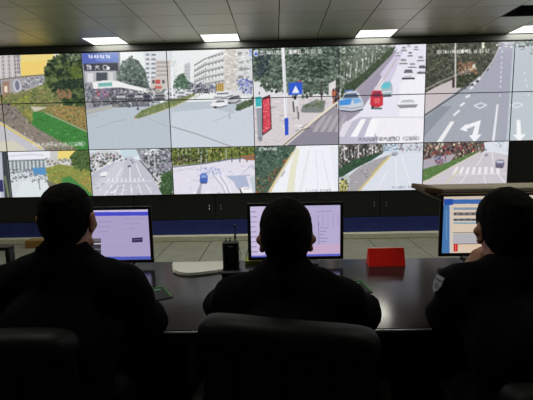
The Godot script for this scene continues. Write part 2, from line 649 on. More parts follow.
func feed_junction() -> Picture:
	var p := wall_picture(1, 0, 2, 2, 5, 12)
	p.fill(c8(187, 197, 206))
	p.poly([78, 44, 260, 40, 260, 100, 78, 104], c8(238, 241, 241))
	# left half: shops, trees and white blocks
	p.poly([78, 48, 120, 48, 120, 106, 78, 110], c8(150, 152, 158))
	p.poly([78, 49, 118.5, 49, 118.5, 62, 82, 63.5], c8(92, 108, 184))
	p.poly([96, 49, 118.5, 49, 118.5, 62, 96, 61], c8(116, 138, 204))
	for e in 8:
		p.line([88.5 + e * 2.9, 54.6, 88.5 + e * 2.9 + (1.2 if e % 2 == 0 else 0.0), 58.0], 1.1, c8(240, 242, 250))
		p.line([87.6 + e * 2.9, 55.0 + (e % 3), 89.8 + e * 2.9, 55.2 + (e % 2) * 2.4], 0.8, c8(240, 242, 250))
	p.poly([83, 63.5, 118, 62.5, 118, 71, 84, 71.5], c8(66, 68, 78))
	for x in [86.5, 94.5, 102.5]:
		p.write("路" if x < 90 else ("大" if x < 100 else "口"), x, 64.8, 4.8, 6.0, c8(214, 214, 220), -0.02, 0.8)
	p.blob(108, 68, 1.7, 1.9, c8(240, 240, 244))
	p.poly([84, 71, 116, 70.5, 116, 82, 85, 83], c8(186, 186, 190))
	p.box(87, 73, 93, 82, c8(222, 222, 224))
	p.box(96, 72.5, 107, 81, c8(80, 84, 92))
	p.box(108.5, 72, 113, 81, c8(214, 214, 216))
	p.fleck([82, 84, 94, 84, 94, 104, 83, 106], 60, 1.0, 2.2, [c8(84, 86, 94), c8(176, 176, 182), c8(112, 114, 128)])
	p.poly([92, 86, 118, 86, 150, 94, 150, 106, 92, 108], c8(112, 112, 120))
	p.fleck([92, 88, 118, 87, 150, 94, 152, 104, 92, 107], 260, 1.2, 1.1, [c8(88, 88, 96), c8(150, 150, 156), c8(200, 200, 206), c8(126, 108, 116), c8(112, 116, 136), c8(70, 72, 78)])
	for q in [[121, 99.5, 9, 6.5, 0], [131, 100.5, 9, 6, 1], [139, 99, 8, 6, 0], [114, 103, 8, 5.5, 1]]:
		p.car(q[0], q[1], q[2], q[3], c8(196, 198, 204) if q[4] == 0 else c8(104, 106, 116), c8(70, 72, 80))
	p.fleck([96, 88, 108, 88, 108, 96, 96, 98], 30, 1.3, 1.3, [c8(150, 130, 180), c8(120, 120, 140), c8(180, 110, 120)])
	p.poly([118, 70, 122, 62, 130, 57, 138, 60, 148, 74, 150, 92, 118, 84], c8(98, 112, 104))
	p.fleck([118, 70, 122, 62, 130, 57, 138, 60, 148, 74, 150, 92, 118, 84], 240, 1.6, 1.4, [c8(70, 84, 78), c8(112, 128, 116), c8(140, 152, 144), c8(86, 102, 92)])
	p.fleck([118, 78, 148, 82, 148, 92, 120, 86], 50, 1.6, 1.2, [c8(60, 66, 70), c8(76, 84, 84)])
	p.poly([92, 82.5, 104, 80.3, 118, 81, 130, 85, 150, 89.5, 150, 92.5, 120, 87.5, 93, 89], c8(240, 240, 240))
	p.poly([98, 83.2, 112, 82.4, 112, 86.2, 98, 87], c8(122, 182, 178))
	p.poly([142, 45, 172, 45, 172, 95, 152, 95, 147, 78], c8(226, 229, 233))
	for r in 7:
		for s in 2:
			p.box(146 + s * 5.5, 53.5 + r * 4.6, 149.5 + s * 6.5, 55.4 + r * 4.6, c8(136, 140, 152))
	p.poly([155.5, 60, 170, 60, 170, 94, 151, 94, 151, 79, 156, 77], c8(208, 200, 194))
	for r in 4:
		p.line([157, 62.5 + r * 4.2, 168, 62.3 + r * 4.2], 1.0, c8(150, 146, 148))
	for x in [152.5, 162.5]:
		p.box(x, 80, x + 2.4, 83.6, c8(92, 88, 92))
	p.box(155.5, 79.8, 160.5, 84, c8(196, 92, 88))
	p.box(155.0, 86, 162.0, 89, c8(196, 110, 100))
	p.fleck([142, 88, 172, 90, 172, 103, 146, 102], 120, 1.4, 0.9, [c8(74, 76, 84), c8(214, 214, 220), c8(140, 144, 152), c8(120, 134, 124)])
	p.car(147, 101, 9, 6, c8(84, 88, 100), c8(54, 58, 68))
	p.car(160, 100, 13, 6.5, c8(120, 120, 128), c8(66, 66, 74))
	p.line([154, 94.8, 166, 94.4], 0.8, c8(196, 196, 202))
	for q in [[112, 105], [129, 106], [133, 104], [138, 108.5], [104, 107]]:
		p.blob(q[0], q[1], 1.2, 1.6, c8(92, 92, 102))
	# right half
	p.fleck([172, 60, 176, 60, 176, 90, 172, 90], 20, 1.0, 1.2, [c8(210, 214, 216)])
	p.poly([184, 64, 190, 62, 190, 86, 184, 86], c8(196, 200, 202))
	for r in 5:
		p.line([184.5, 67 + r * 3.5, 189.5, 66.6 + r * 3.5], 0.7, c8(160, 166, 170))
	p.poly([174, 90, 176, 80, 180, 75, 184, 75, 188, 82, 198, 85, 202, 92], c8(88, 112, 94))
	p.fleck([173, 90, 176, 79, 180, 74, 184, 74, 188, 82, 198, 84, 202, 92], 140, 1.4, 1.2, [c8(66, 90, 74), c8(104, 128, 108), c8(80, 104, 88)])
	p.poly([193, 72, 200, 66, 207, 58, 226, 47, 260, 44, 260, 98, 193, 92], c8(220, 221, 222))
	for r in 6:
		var y := 53.5 + r * 7.0
		p.line([194, y + 12.0 - r * 1.3, 206, y + 4.4 - r * 0.5, 224, y - 1.0], 1.5, c8(150, 152, 152))
		p.line([194, y + 14.2 - r * 1.3, 206, y + 6.8 - r * 0.5, 224, y + 1.6], 1.1, c8(244, 244, 244))
		for s in 6:
			p.line([195 + s * 2.1, y + 14.6 - r * 1.3 - s * 1.25, 195.2 + s * 2.1, y + 17.4 - r * 1.4 - s * 1.25], 0.7, c8(128, 132, 134))
		for s in 5:
			p.line([209 + s * 3.4, y + 3.4 - s * 1.0, 209.2 + s * 3.4, y + 5.6 - s * 1.0], 0.9, c8(120, 124, 126))
	p.poly([193, 60, 207, 57.5, 226, 45, 207, 45, 193, 60], c8(238, 241, 241))
	p.poly([225, 46, 237, 45, 237, 90, 224, 90], c8(208, 203, 196))
	for r in 5:
		p.box(238, 51.5 + r * 8.0, 244, 55.0 + r * 8.0, c8(142, 144, 144))
		p.box(246.5, 51.8 + r * 8.0, 250, 54.5 + r * 8.0, c8(166, 168, 168))
	p.box(238, 66, 251, 70.5, c8(150, 154, 150))
	p.fleck([226, 48, 236, 47, 236, 90, 226, 90], 60, 2.4, 1.2, [c8(214, 210, 204), c8(198, 194, 188)])
	p.fleck([236, 47, 252, 46, 252, 80, 236, 80], 40, 2.0, 0.8, [c8(206, 208, 208), c8(230, 230, 230)])
	p.fleck([250, 46, 254, 46, 254, 60, 250, 60], 16, 1.1, 1.5, [c8(196, 210, 206), c8(150, 164, 230)])
	p.poly([216, 84, 224, 83, 224, 91.5, 216, 91.5], c8(206, 172, 96))
	for s in 4:
		p.line([216.5 + s * 2.0, 83, 216.5 + s * 2.0, 91], 0.6, c8(120, 104, 80))
	p.fleck([188, 84, 216, 84, 216, 92, 188, 92], 100, 1.1, 1.2, [c8(74, 78, 90), c8(182, 184, 190), c8(104, 112, 140), c8(130, 134, 140)])
	for q in [[206, 93.5, 6, 4.5], [199, 93, 6, 4], [193, 94, 5, 4]]:
		p.car(q[0], q[1], q[2], q[3], c8(116, 118, 126), c8(64, 66, 74))
	p.fleck([237, 80, 252, 79, 252, 93, 242, 94], 90, 1.3, 1.3, [c8(110, 120, 184), c8(138, 148, 200), c8(88, 96, 150), c8(196, 202, 220), c8(150, 152, 168)])
	p.fleck([166, 89, 194, 89, 190, 97, 166, 101], 70, 2.0, 1.1, [c8(232, 232, 236), c8(206, 208, 214), c8(140, 142, 150), c8(226, 228, 232)])
	for q in [[172, 99.5, 9, 5.5], [181, 97, 9, 5.5], [189, 95, 7, 5]]:
		p.car(q[0], q[1], q[2], q[3], c8(232, 233, 236), c8(120, 124, 132))
	p.poly([134, 117, 142, 110, 156, 104.5, 170, 100.5, 186, 96.5, 194, 93.5, 195, 96, 174, 106, 152, 114, 138, 118.5], c8(118, 132, 86))
	p.fleck([134, 117, 142, 110, 156, 104.5, 170, 100.5, 186, 96.5, 194, 93.5, 195, 96, 174, 106, 152, 114, 138, 118.5], 120, 1.4, 0.8, [c8(96, 112, 72), c8(140, 150, 104), c8(160, 160, 120)])
	p.line([195, 96, 174, 106.5, 152, 114.5], 0.9, c8(206, 196, 180))
	p.line([136, 118.5, 134.5, 117], 1.6, c8(196, 140, 130))
	# cars
	p.poly([214, 95.5, 219, 92, 230, 91.5, 233, 95, 226, 97.5, 214, 98], c8(232, 233, 237))
	p.line([217, 94.2, 229, 93.4], 1.3, c8(104, 106, 114))
	p.line([214, 97.8, 226, 97.6, 233, 95.4], 1.0, c8(110, 112, 120))
	p.poly([226, 101, 230, 96.5, 240, 95, 242, 99, 236, 102.8, 227, 103.4], c8(196, 198, 204))
	p.poly([229, 99.6, 231.5, 97, 239, 95.8, 240.4, 97.8], c8(84, 88, 96))
	p.line([227, 102.8, 236, 102.4, 241, 99.6], 1.1, c8(90, 92, 98))
	p.blob(230, 102.6, 1.3, 1.1, c8(70, 70, 76))
	p.poly([210, 105.6, 212, 102.5, 217, 99.2, 225, 99, 228, 102, 227, 105.6, 219, 107.6, 211, 107.6], c8(240, 240, 243))
	p.poly([214.5, 102.2, 217.5, 100.2, 224, 100, 225, 101.6], c8(104, 106, 112))
	p.line([211, 106.6, 221, 107, 227, 105.2], 0.9, c8(86, 86, 92))
	p.blob(215.5, 107, 1.6, 1.1, c8(56, 56, 60))
	p.poly([236, 108.5, 237, 105, 244, 101, 256, 97.5, 256, 103.5, 243, 109, 238, 110.5], c8(88, 104, 80))
	p.fleck([236, 108.5, 237, 105, 244, 101, 256, 97.5, 256, 103.5, 243, 109, 238, 110.5], 70, 1.3, 1.0, [c8(66, 84, 62), c8(104, 120, 92), c8(78, 92, 72)])
	p.line([231, 110.8, 238, 112.2, 256, 105], 1.3, c8(226, 226, 230))
	p.line([231, 110.8, 238, 113.4, 256, 106.4], 0.6, c8(150, 150, 158))
	# road marks
	p.poly([78, 110, 112, 104, 112, 108, 82, 116], c8(172, 176, 180))
	p.line([84, 112, 118, 105.5], 0.6, c8(206, 198, 150))
	p.line([96, 128, 112, 122, 126, 119.5], 0.5, c8(160, 164, 172))
	p.line([80, 119, 98, 115], 0.5, c8(160, 164, 172))
	p.poly([171, 112, 212, 108, 232, 113, 254, 107, 256, 152, 171, 152], c8(205, 212, 221))
	p.line([171, 126.5, 196, 134, 236, 148.5], 0.9, c8(150, 150, 156))
	p.line([212, 122, 230, 114.5], 0.5, c8(170, 174, 184))
	p.line([145, 117, 170, 127], 0.5, c8(170, 172, 176))
	p.line([171.6, 68, 172.2, 99], 1.6, c8(244, 244, 246))
	p.line([229.5, 113, 230, 119], 0.9, c8(156, 156, 164))
	return p

func feed_avenue() -> Picture:
	var p := wall_picture(3, 0, 2, 2, 5, 13)
	p.fill(c8(214, 208, 212))
	p.poly([250, 78, 345, 84, 345, 100, 250, 100], c8(228, 226, 230))
	p.poly([250, 98, 332, 97, 318, 122, 284, 150, 250, 152], c8(216, 208, 211))
	p.fleck([250, 100, 330, 100, 318, 120, 284, 146, 250, 150], 60, 5.0, 1.0, [c8(219, 211, 214), c8(212, 205, 208)])
	p.poly([339, 100, 312, 124, 282, 150, 345, 152, 345, 100], c8(142, 138, 152))
	p.poly([300, 128, 339, 104, 339, 128], c8(156, 150, 160))
	# dark crowns
	var crown := [250, 40, 380, 38, 380, 56, 356, 76, 347, 84, 340, 88, 332, 84, 328, 92, 321, 88, 316, 94, 308, 92, 303, 86, 296, 92, 290, 84, 279, 90, 272, 86, 264, 80, 254, 82]
	p.poly(crown, c8(86, 102, 90))
	p.fleck(crown, 260, 4.2, 2.4, [c8(70, 86, 74), c8(104, 120, 104), c8(56, 68, 62)])
	p.fleck([256, 78, 300, 82, 345, 80, 345, 92, 300, 97, 262, 88], 220, 2.2, 2.0, [c8(86, 100, 88), c8(66, 80, 70), c8(120, 130, 118)])
	p.fleck(crown, 1500, 1.8, 1.2, [c8(62, 78, 68), c8(98, 114, 100), c8(120, 136, 120), c8(46, 58, 54), c8(138, 150, 136), c8(80, 96, 82), c8(108, 122, 110)])
	p.fleck([256, 52, 270, 52, 268, 78, 256, 78], 60, 1.6, 1.4, [c8(44, 54, 60), c8(60, 72, 80)])
	p.fleck([300, 60, 330, 58, 326, 78, 304, 78], 50, 2.0, 1.0, [c8(40, 52, 46), c8(54, 66, 58)])
	for q in [[321, 84, 322, 100], [337, 78, 338, 100], [276, 84, 277, 92]]:
		p.line(q, 1.2, c8(76, 70, 66))
	p.poly([329, 84, 336, 80, 336, 97, 329, 97], c8(226, 222, 220))
	p.poly([340, 80, 350, 74, 346, 92, 340, 96], c8(222, 220, 222))
	# planters and people
	p.poly([301, 111.5, 302, 106, 312, 101, 326, 100, 324, 112.5, 303, 112.5], c8(128, 132, 130))
	p.fleck([303, 106, 312, 101, 326, 100, 324, 108], 50, 1.4, 1.1, [c8(96, 112, 84), c8(120, 130, 104), c8(84, 92, 80)])
	p.poly([293, 96, 298, 96, 299, 106, 293, 106], c8(224, 222, 226))
	p.blob(295, 97.5, 1.5, 1.8, c8(60, 54, 56))
	p.line([293, 101, 294, 112], 1.4, c8(70, 68, 78))
	p.line([297, 106, 298.5, 119], 1.6, c8(150, 146, 150))
	p.line([298.5, 112, 298.5, 119.5], 0.9, c8(82, 78, 82))
	p.fleck([333, 90, 338.5, 90, 338.5, 106, 333, 106], 40, 1.0, 1.6, [c8(46, 48, 58), c8(90, 78, 80), c8(190, 96, 60)])
	p.blob(297, 130.5, 2.0, 0.8, c8(176, 168, 172))
	# kerb
	p.line([280, 148, 300, 132, 318, 117, 338, 102], 2.6, c8(232, 222, 204))
	p.line([283, 146, 302, 130, 310, 128], 0.9, c8(90, 84, 84))
	p.line([313, 124, 338, 103.5], 0.8, c8(110, 104, 108))
	# right half: the bright road
	p.poly([339, 102, 352, 94, 378, 66, 392, 50, 400, 40, 430, 40, 430, 152, 339, 152], c8(234, 232, 244))
	p.poly([339, 104, 350, 96, 372, 74, 392, 52, 398, 48, 386, 70, 372, 94, 360, 112, 339, 128], c8(160, 152, 170))
	p.poly([380, 74, 394, 56, 400, 50, 404, 50, 396, 70, 388, 88], c8(212, 206, 228))
	p.line([372, 96, 386, 76, 397, 58], 0.8, c8(196, 176, 160))
	p.poly([400, 84, 430, 70, 430, 152, 400, 152], c8(244, 243, 250))
	p.poly([339, 128, 360, 117, 400, 118, 392, 152, 339, 152], c8(196, 192, 210))
	p.poly([372, 118, 430, 116, 430, 152, 380, 152], c8(244, 242, 248))
	p.poly([339, 128, 346, 121, 352, 121, 344, 137, 339, 137], c8(226, 222, 232))
	p.poly([350, 137, 357, 137, 366, 119, 361, 119], c8(250, 250, 252))
	p.poly([364, 137, 374, 137, 379, 119, 371, 119], c8(250, 250, 252))
	p.line([360, 117.3, 428, 117.3], 0.9, c8(208, 204, 216))
	for s in 4:
		p.poly([312 + s * 7.5, 132, 317 + s * 7.5, 132, 327 + s * 6.5, 115, 324 + s * 6.5, 115], c8(178, 172, 180))
	# hedge and young trees of the middle strip
	var hedge := [340, 98, 342, 88, 350, 82, 362, 74, 378, 60, 390, 48, 396, 46, 392, 54, 378, 68, 366, 80, 352, 93]
	p.poly([339, 60, 384, 46, 392, 46, 376, 64, 354, 84, 341, 92], c8(108, 116, 104))
	p.fleck([339, 44, 398, 42, 380, 62, 354, 84, 339, 92], 420, 1.3, 1.4, [c8(62, 76, 62), c8(94, 108, 88), c8(128, 138, 124), c8(196, 200, 196), c8(74, 86, 70)])
	for x in [345.0, 350.0, 356.0, 362.0, 367.0, 372.0, 377.0]:
		p.line([x, 82 - (x - 345) * 0.75, x + 0.8, 66 - (x - 345) * 0.5], 0.8, c8(214, 214, 210) if int(x) % 2 == 0 else c8(70, 66, 62))
	p.poly(hedge, c8(64, 78, 58))
	p.fleck(hedge, 160, 1.3, 1.2, [c8(48, 60, 46), c8(80, 94, 66), c8(96, 108, 84)])
	p.line([354, 95, 368, 81, 380, 69, 394, 54], 1.6, c8(170, 160, 172))
	# police car, tricycle, taxi
	p.poly([337.5, 108, 338, 101, 341, 98, 344, 93.5, 348, 91.6, 356, 91.2, 359.5, 94.5, 362, 99, 363.4, 103, 363, 109, 352, 111.4, 341, 110.6], c8(206, 212, 222))
	p.poly([342, 98.2, 345.2, 94.2, 355.8, 93.4, 359, 97.4], c8(86, 104, 128))
	p.poly([339, 100.4, 346, 98.6, 352, 98.4, 350, 104.4, 339.4, 105.4], c8(72, 146, 222))
	p.poly([352, 98.4, 359, 98.0, 362, 101.6, 354, 103.6], c8(130, 180, 228))
	p.line([344, 91.4, 353, 90.6], 1.3, c8(96, 124, 204))
	p.line([339.4, 107, 351, 108.4, 362.6, 106.4], 1.2, c8(160, 166, 178))
	p.line([340, 110.4, 352, 111.6, 363, 109.2], 1.2, c8(72, 76, 88))
	p.poly([379.5, 95, 380, 88, 382.4, 84.4, 384, 82, 390, 81.2, 392.4, 85, 392.8, 92.5, 390.5, 96.4, 382, 96.8], c8(170, 188, 196))
	p.poly([380.4, 88.6, 383.2, 83.2, 389.8, 82.2, 391.2, 85.4, 388, 88.8], c8(104, 196, 208))
	p.line([381, 92.6, 392, 91.6], 1.3, c8(224, 230, 234))
	p.line([381, 96.2, 391.6, 95.4], 1.3, c8(70, 76, 88))
	p.poly([370, 104, 370.5, 96, 373, 91, 381, 90.5, 383, 96, 383, 105, 379, 107, 372, 107], c8(204, 56, 70))
	p.poly([372.4, 97, 374, 92.4, 380, 92.2, 381.6, 96.8], c8(134, 60, 84))
	p.poly([373, 90.8, 375, 87.0, 381, 87.0, 382, 91], c8(226, 212, 216))
	p.poly([374, 98, 380, 97.8, 380, 103, 374.4, 103.2], c8(226, 98, 104))
	p.line([371, 108, 382, 108.4], 1.8, c8(84, 118, 116))
	p.blob(372.4, 107, 1.0, 1.8, c8(60, 40, 44))
	# white cars
	p.poly([396.5, 105.5, 398, 102.6, 402.5, 98.6, 412.5, 98, 416.6, 101.6, 418.5, 104.6, 416, 107.5, 399, 107.7], c8(244, 244, 247))
	p.poly([400, 102.4, 403, 99.6, 412.5, 99.2, 415.5, 102], c8(190, 194, 202))
	p.poly([396.8, 104.6, 418.4, 104.0, 416.2, 107.4, 400, 107.9], c8(146, 146, 152))
	p.line([399, 104.4, 417, 103.8], 0.8, c8(226, 226, 230))
	for q in [[408.6, 79.2, 13, 11, 110], [422.5, 73.4, 10, 9, 96], [403.6, 63.8, 8.5, 5.5, 130], [412.6, 67.6, 8.5, 5, 140], [410.4, 56, 5.2, 4.8, 112], [421, 60.8, 7.5, 5.2, 130], [404, 50.4, 6, 4.2, 120], [416.5, 49.4, 5.4, 3.8, 130], [397.5, 55.6, 5.5, 4, 140], [409, 46.6, 4, 2.8, 130]]:
		var g: int = q[4]
		p.car(q[0], q[1], q[2], q[3], c8(236, 236, 244), c8(g, g, g + 10))
	# pole, signs
	p.line([282.5, 44, 284.8, 90, 286.6, 134], 3.2, c8(242, 242, 246))
	p.line([283.4, 60, 285.6, 100, 287, 118], 0.8, c8(206, 208, 220))
	p.poly([284.4, 118.2, 288.2, 117.8, 288.4, 135, 285, 135.6], c8(48, 80, 196))
	p.poly([288.4, 83, 302.2, 82, 302.4, 94.6, 289, 95.6], c8(52, 92, 206))
	p.poly([295.6, 85.6, 299.6, 93.2, 291.8, 93.6], c8(236, 240, 248))
	p.blob(300, 81.4, 1.2, 0.9, c8(200, 60, 60))
	p.poly([255, 97.4, 261, 96.8, 261.2, 107, 255.4, 107.6], c8(66, 178, 186))
	p.line([255.4, 107.2, 261.2, 106.6], 1.2, c8(236, 240, 242))
	p.poly([256, 108, 262, 107.5, 262, 136, 257.5, 138], c8(152, 158, 168))
	p.poly([261.4, 98.5, 270, 95, 271.6, 129, 262, 136], c8(64, 44, 50))
	p.poly([262.4, 99.6, 269.2, 96.8, 270.6, 128.2, 263, 134], c8(216, 74, 90))
	p.fleck([263, 100, 269, 98, 270.4, 128, 263.6, 132], 46, 1.2, 0.7, [c8(232, 130, 138), c8(224, 150, 146), c8(200, 56, 74), c8(220, 90, 100)])
	p.line([259, 95, 259.2, 92], 1.0, c8(70, 76, 80))
	p.line([266.5, 93, 266.7, 89.5], 1.0, c8(110, 116, 120))
	p.poly([257, 137.5, 262, 136.5, 262, 141, 259, 142], c8(136, 140, 148))
	# writing
	p.poly([253.5, 50, 257.5, 49, 257.5, 56, 253.5, 56], c8(226, 232, 244))
	p.poly([255.6, 50.8, 257.4, 55, 254, 55], c8(52, 80, 190))
	p.write("2017年11月10日", 258.6, 50.8, 4.0, 3.6, c8(238, 238, 238), -0.02, 0.6)
	p.write("星期五", 288.5, 49.6, 4.0, 4.4, c8(240, 232, 234), -0.02, 0.7)
	p.write("16:03:55", 304.5, 49.4, 3.8, 3.7, c8(238, 238, 238), -0.02, 0.6)
	p.write("大九九道平安大道路口", 358, 137.6, 4.0, 4.2, c8(112, 112, 124), -0.02, 0.55)
	p.write("(公安局)", 402.5, 136.8, 4.0, 4.2, c8(120, 120, 132), -0.02, 0.55)
	return p

func feed_boulevard() -> Picture:
	var p := wall_picture(5, 0, 2, 2, 5, 14)
	p.fill(c8(168, 170, 185))
	p.poly([514, 36, 620, 32, 620, 150, 506, 150], c8(192, 202, 208))
	p.poly([420, 120, 446, 102, 470, 86, 500, 96, 500, 150, 420, 152], c8(168, 172, 182))
	p.poly([420, 122, 440, 106, 452, 106, 430, 130, 420, 142], c8(146, 152, 162))
	var wood := [418, 38, 502, 36, 499, 46, 493, 60, 484, 72, 470, 84, 456, 92, 418, 100]
	p.poly(wood, c8(76, 80, 68))
	p.fleck(wood, 700, 1.8, 1.4, [c8(58, 62, 54), c8(88, 92, 78), c8(104, 106, 88), c8(48, 54, 50), c8(72, 70, 62), c8(112, 112, 100)])
	p.fleck([456, 64, 474, 60, 478, 72, 458, 76], 60, 1.6, 1.1, [c8(154, 108, 84), c8(132, 96, 78), c8(166, 132, 104)])
	p.fleck([462, 70, 476, 64, 478, 70, 464, 76], 22, 1.5, 0.9, [c8(206, 196, 176), c8(180, 168, 150)])
	p.blob(474, 66, 1.5, 1.9, c8(222, 222, 210))
	p.fleck([452, 76, 478, 72, 478, 82, 456, 90], 90, 1.5, 1.2, [c8(48, 58, 44), c8(64, 76, 56)])
	p.line([424, 90, 440, 82, 454, 76, 470, 70], 1.4, c8(150, 140, 136))
	p.poly([420, 96, 436, 87, 452, 80, 453, 88, 462, 88, 446, 99, 420, 117], c8(204, 194, 196))
	p.poly([452, 78, 455, 78, 455, 88, 452, 88], c8(70, 62, 58))
	p.line([420, 118.5, 446, 100.5, 462, 90, 470, 84], 1.4, c8(88, 90, 94))
	p.line([470, 84.5, 482, 76, 493, 61, 500, 46], 1.5, c8(186, 182, 188))
	p.line([455.2, 40, 455.4, 88], 1.5, c8(214, 208, 204))
	p.box(482, 42, 484.6, 48, c8(240, 240, 214))
	p.line([483.3, 48, 483.5, 62], 0.5, c8(120, 120, 110))
	# marks
	for q in [[478, 79.5, 480.5, 78.5], [473.5, 84, 476.5, 82.6], [470, 89, 473.2, 87.2], [465.5, 97, 470, 95], [460, 105.8, 464.6, 102.6], [453.4, 115.4, 459.6, 110.2]]:
		p.line(q, 2.0, c8(240, 240, 244))
	p.poly([450.5, 121.5, 454.6, 121.5, 442, 142, 436, 143], c8(240, 240, 240))
	for y in [50.0, 56.0, 62.0, 66.5, 71.0, 76.0, 80.5, 86.0, 94.0]:
		p.line([502.4 - (y - 50) * 0.05, y, 502.3 - (y - 50) * 0.05, y + 2.4], 1.1, c8(228, 226, 240))
	p.poly([497, 104, 498.8, 104, 494.8, 141, 492.2, 141.5], c8(238, 238, 246))
	for y in [72.0, 79.0, 85.0, 93.0]:
		p.line([524 + (y - 72) * 0.2, y, 524.3 + (y - 72) * 0.2, y + 2.6], 1.3, c8(226, 230, 236))
	for q in [[480.5, 105.3], [516.5, 104.8]]:
		p.line([q[0] - 6.2, q[1] + 0.2, q[0] + 0.6, q[1] - 2.6, q[0] + 6.4, q[1] - 0.3, q[0] - 0.4, q[1] + 2.9, q[0] - 6.2, q[1] + 0.2], 1.1, c8(232, 234, 242))
	p.poly([476.4, 121.6, 481, 120.2, 477.6, 136, 472, 136], c8(244, 244, 250))
	p.poly([469, 135.6, 482, 134.4, 474.6, 142.6], c8(244, 244, 250))
	p.poly([465, 125.4, 477.4, 121.4, 479.6, 124, 466.4, 129.4], c8(244, 244, 250))
	p.poly([459.8, 129.6, 466, 124, 467.4, 132], c8(244, 244, 250))
	p.poly([516.2, 120, 520, 120, 521.2, 136, 516.4, 136], c8(246, 248, 250))
	p.poly([512.6, 135, 525.6, 134.4, 519.2, 142.4], c8(246, 248, 250))
	p.fleck([498, 41, 513, 40, 513, 47, 497, 48], 34, 1.2, 0.9, [c8(240, 240, 246), c8(120, 120, 134), c8(206, 206, 220)])
	p.fleck([514, 41, 600, 38, 600, 46, 514, 47], 90, 1.7, 1.2, [c8(96, 106, 102), c8(120, 130, 126), c8(84, 92, 94)])
	p.fleck([516, 47, 600, 44, 600, 52, 520, 54], 30, 1.8, 0.8, [c8(86, 90, 98), c8(240, 242, 246), c8(150, 156, 164)])
	p.write("2017年11月10日", 436.2, 50.2, 3.3, 3.3, c8(236, 236, 226), -0.02, 0.6)
	p.write("星期五", 461, 49.4, 3.3, 3.6, c8(236, 236, 226), -0.02, 0.6)
	p.write("16:03:52", 473.2, 49.2, 3.3, 3.4, c8(236, 236, 226), -0.02, 0.6)
	return p

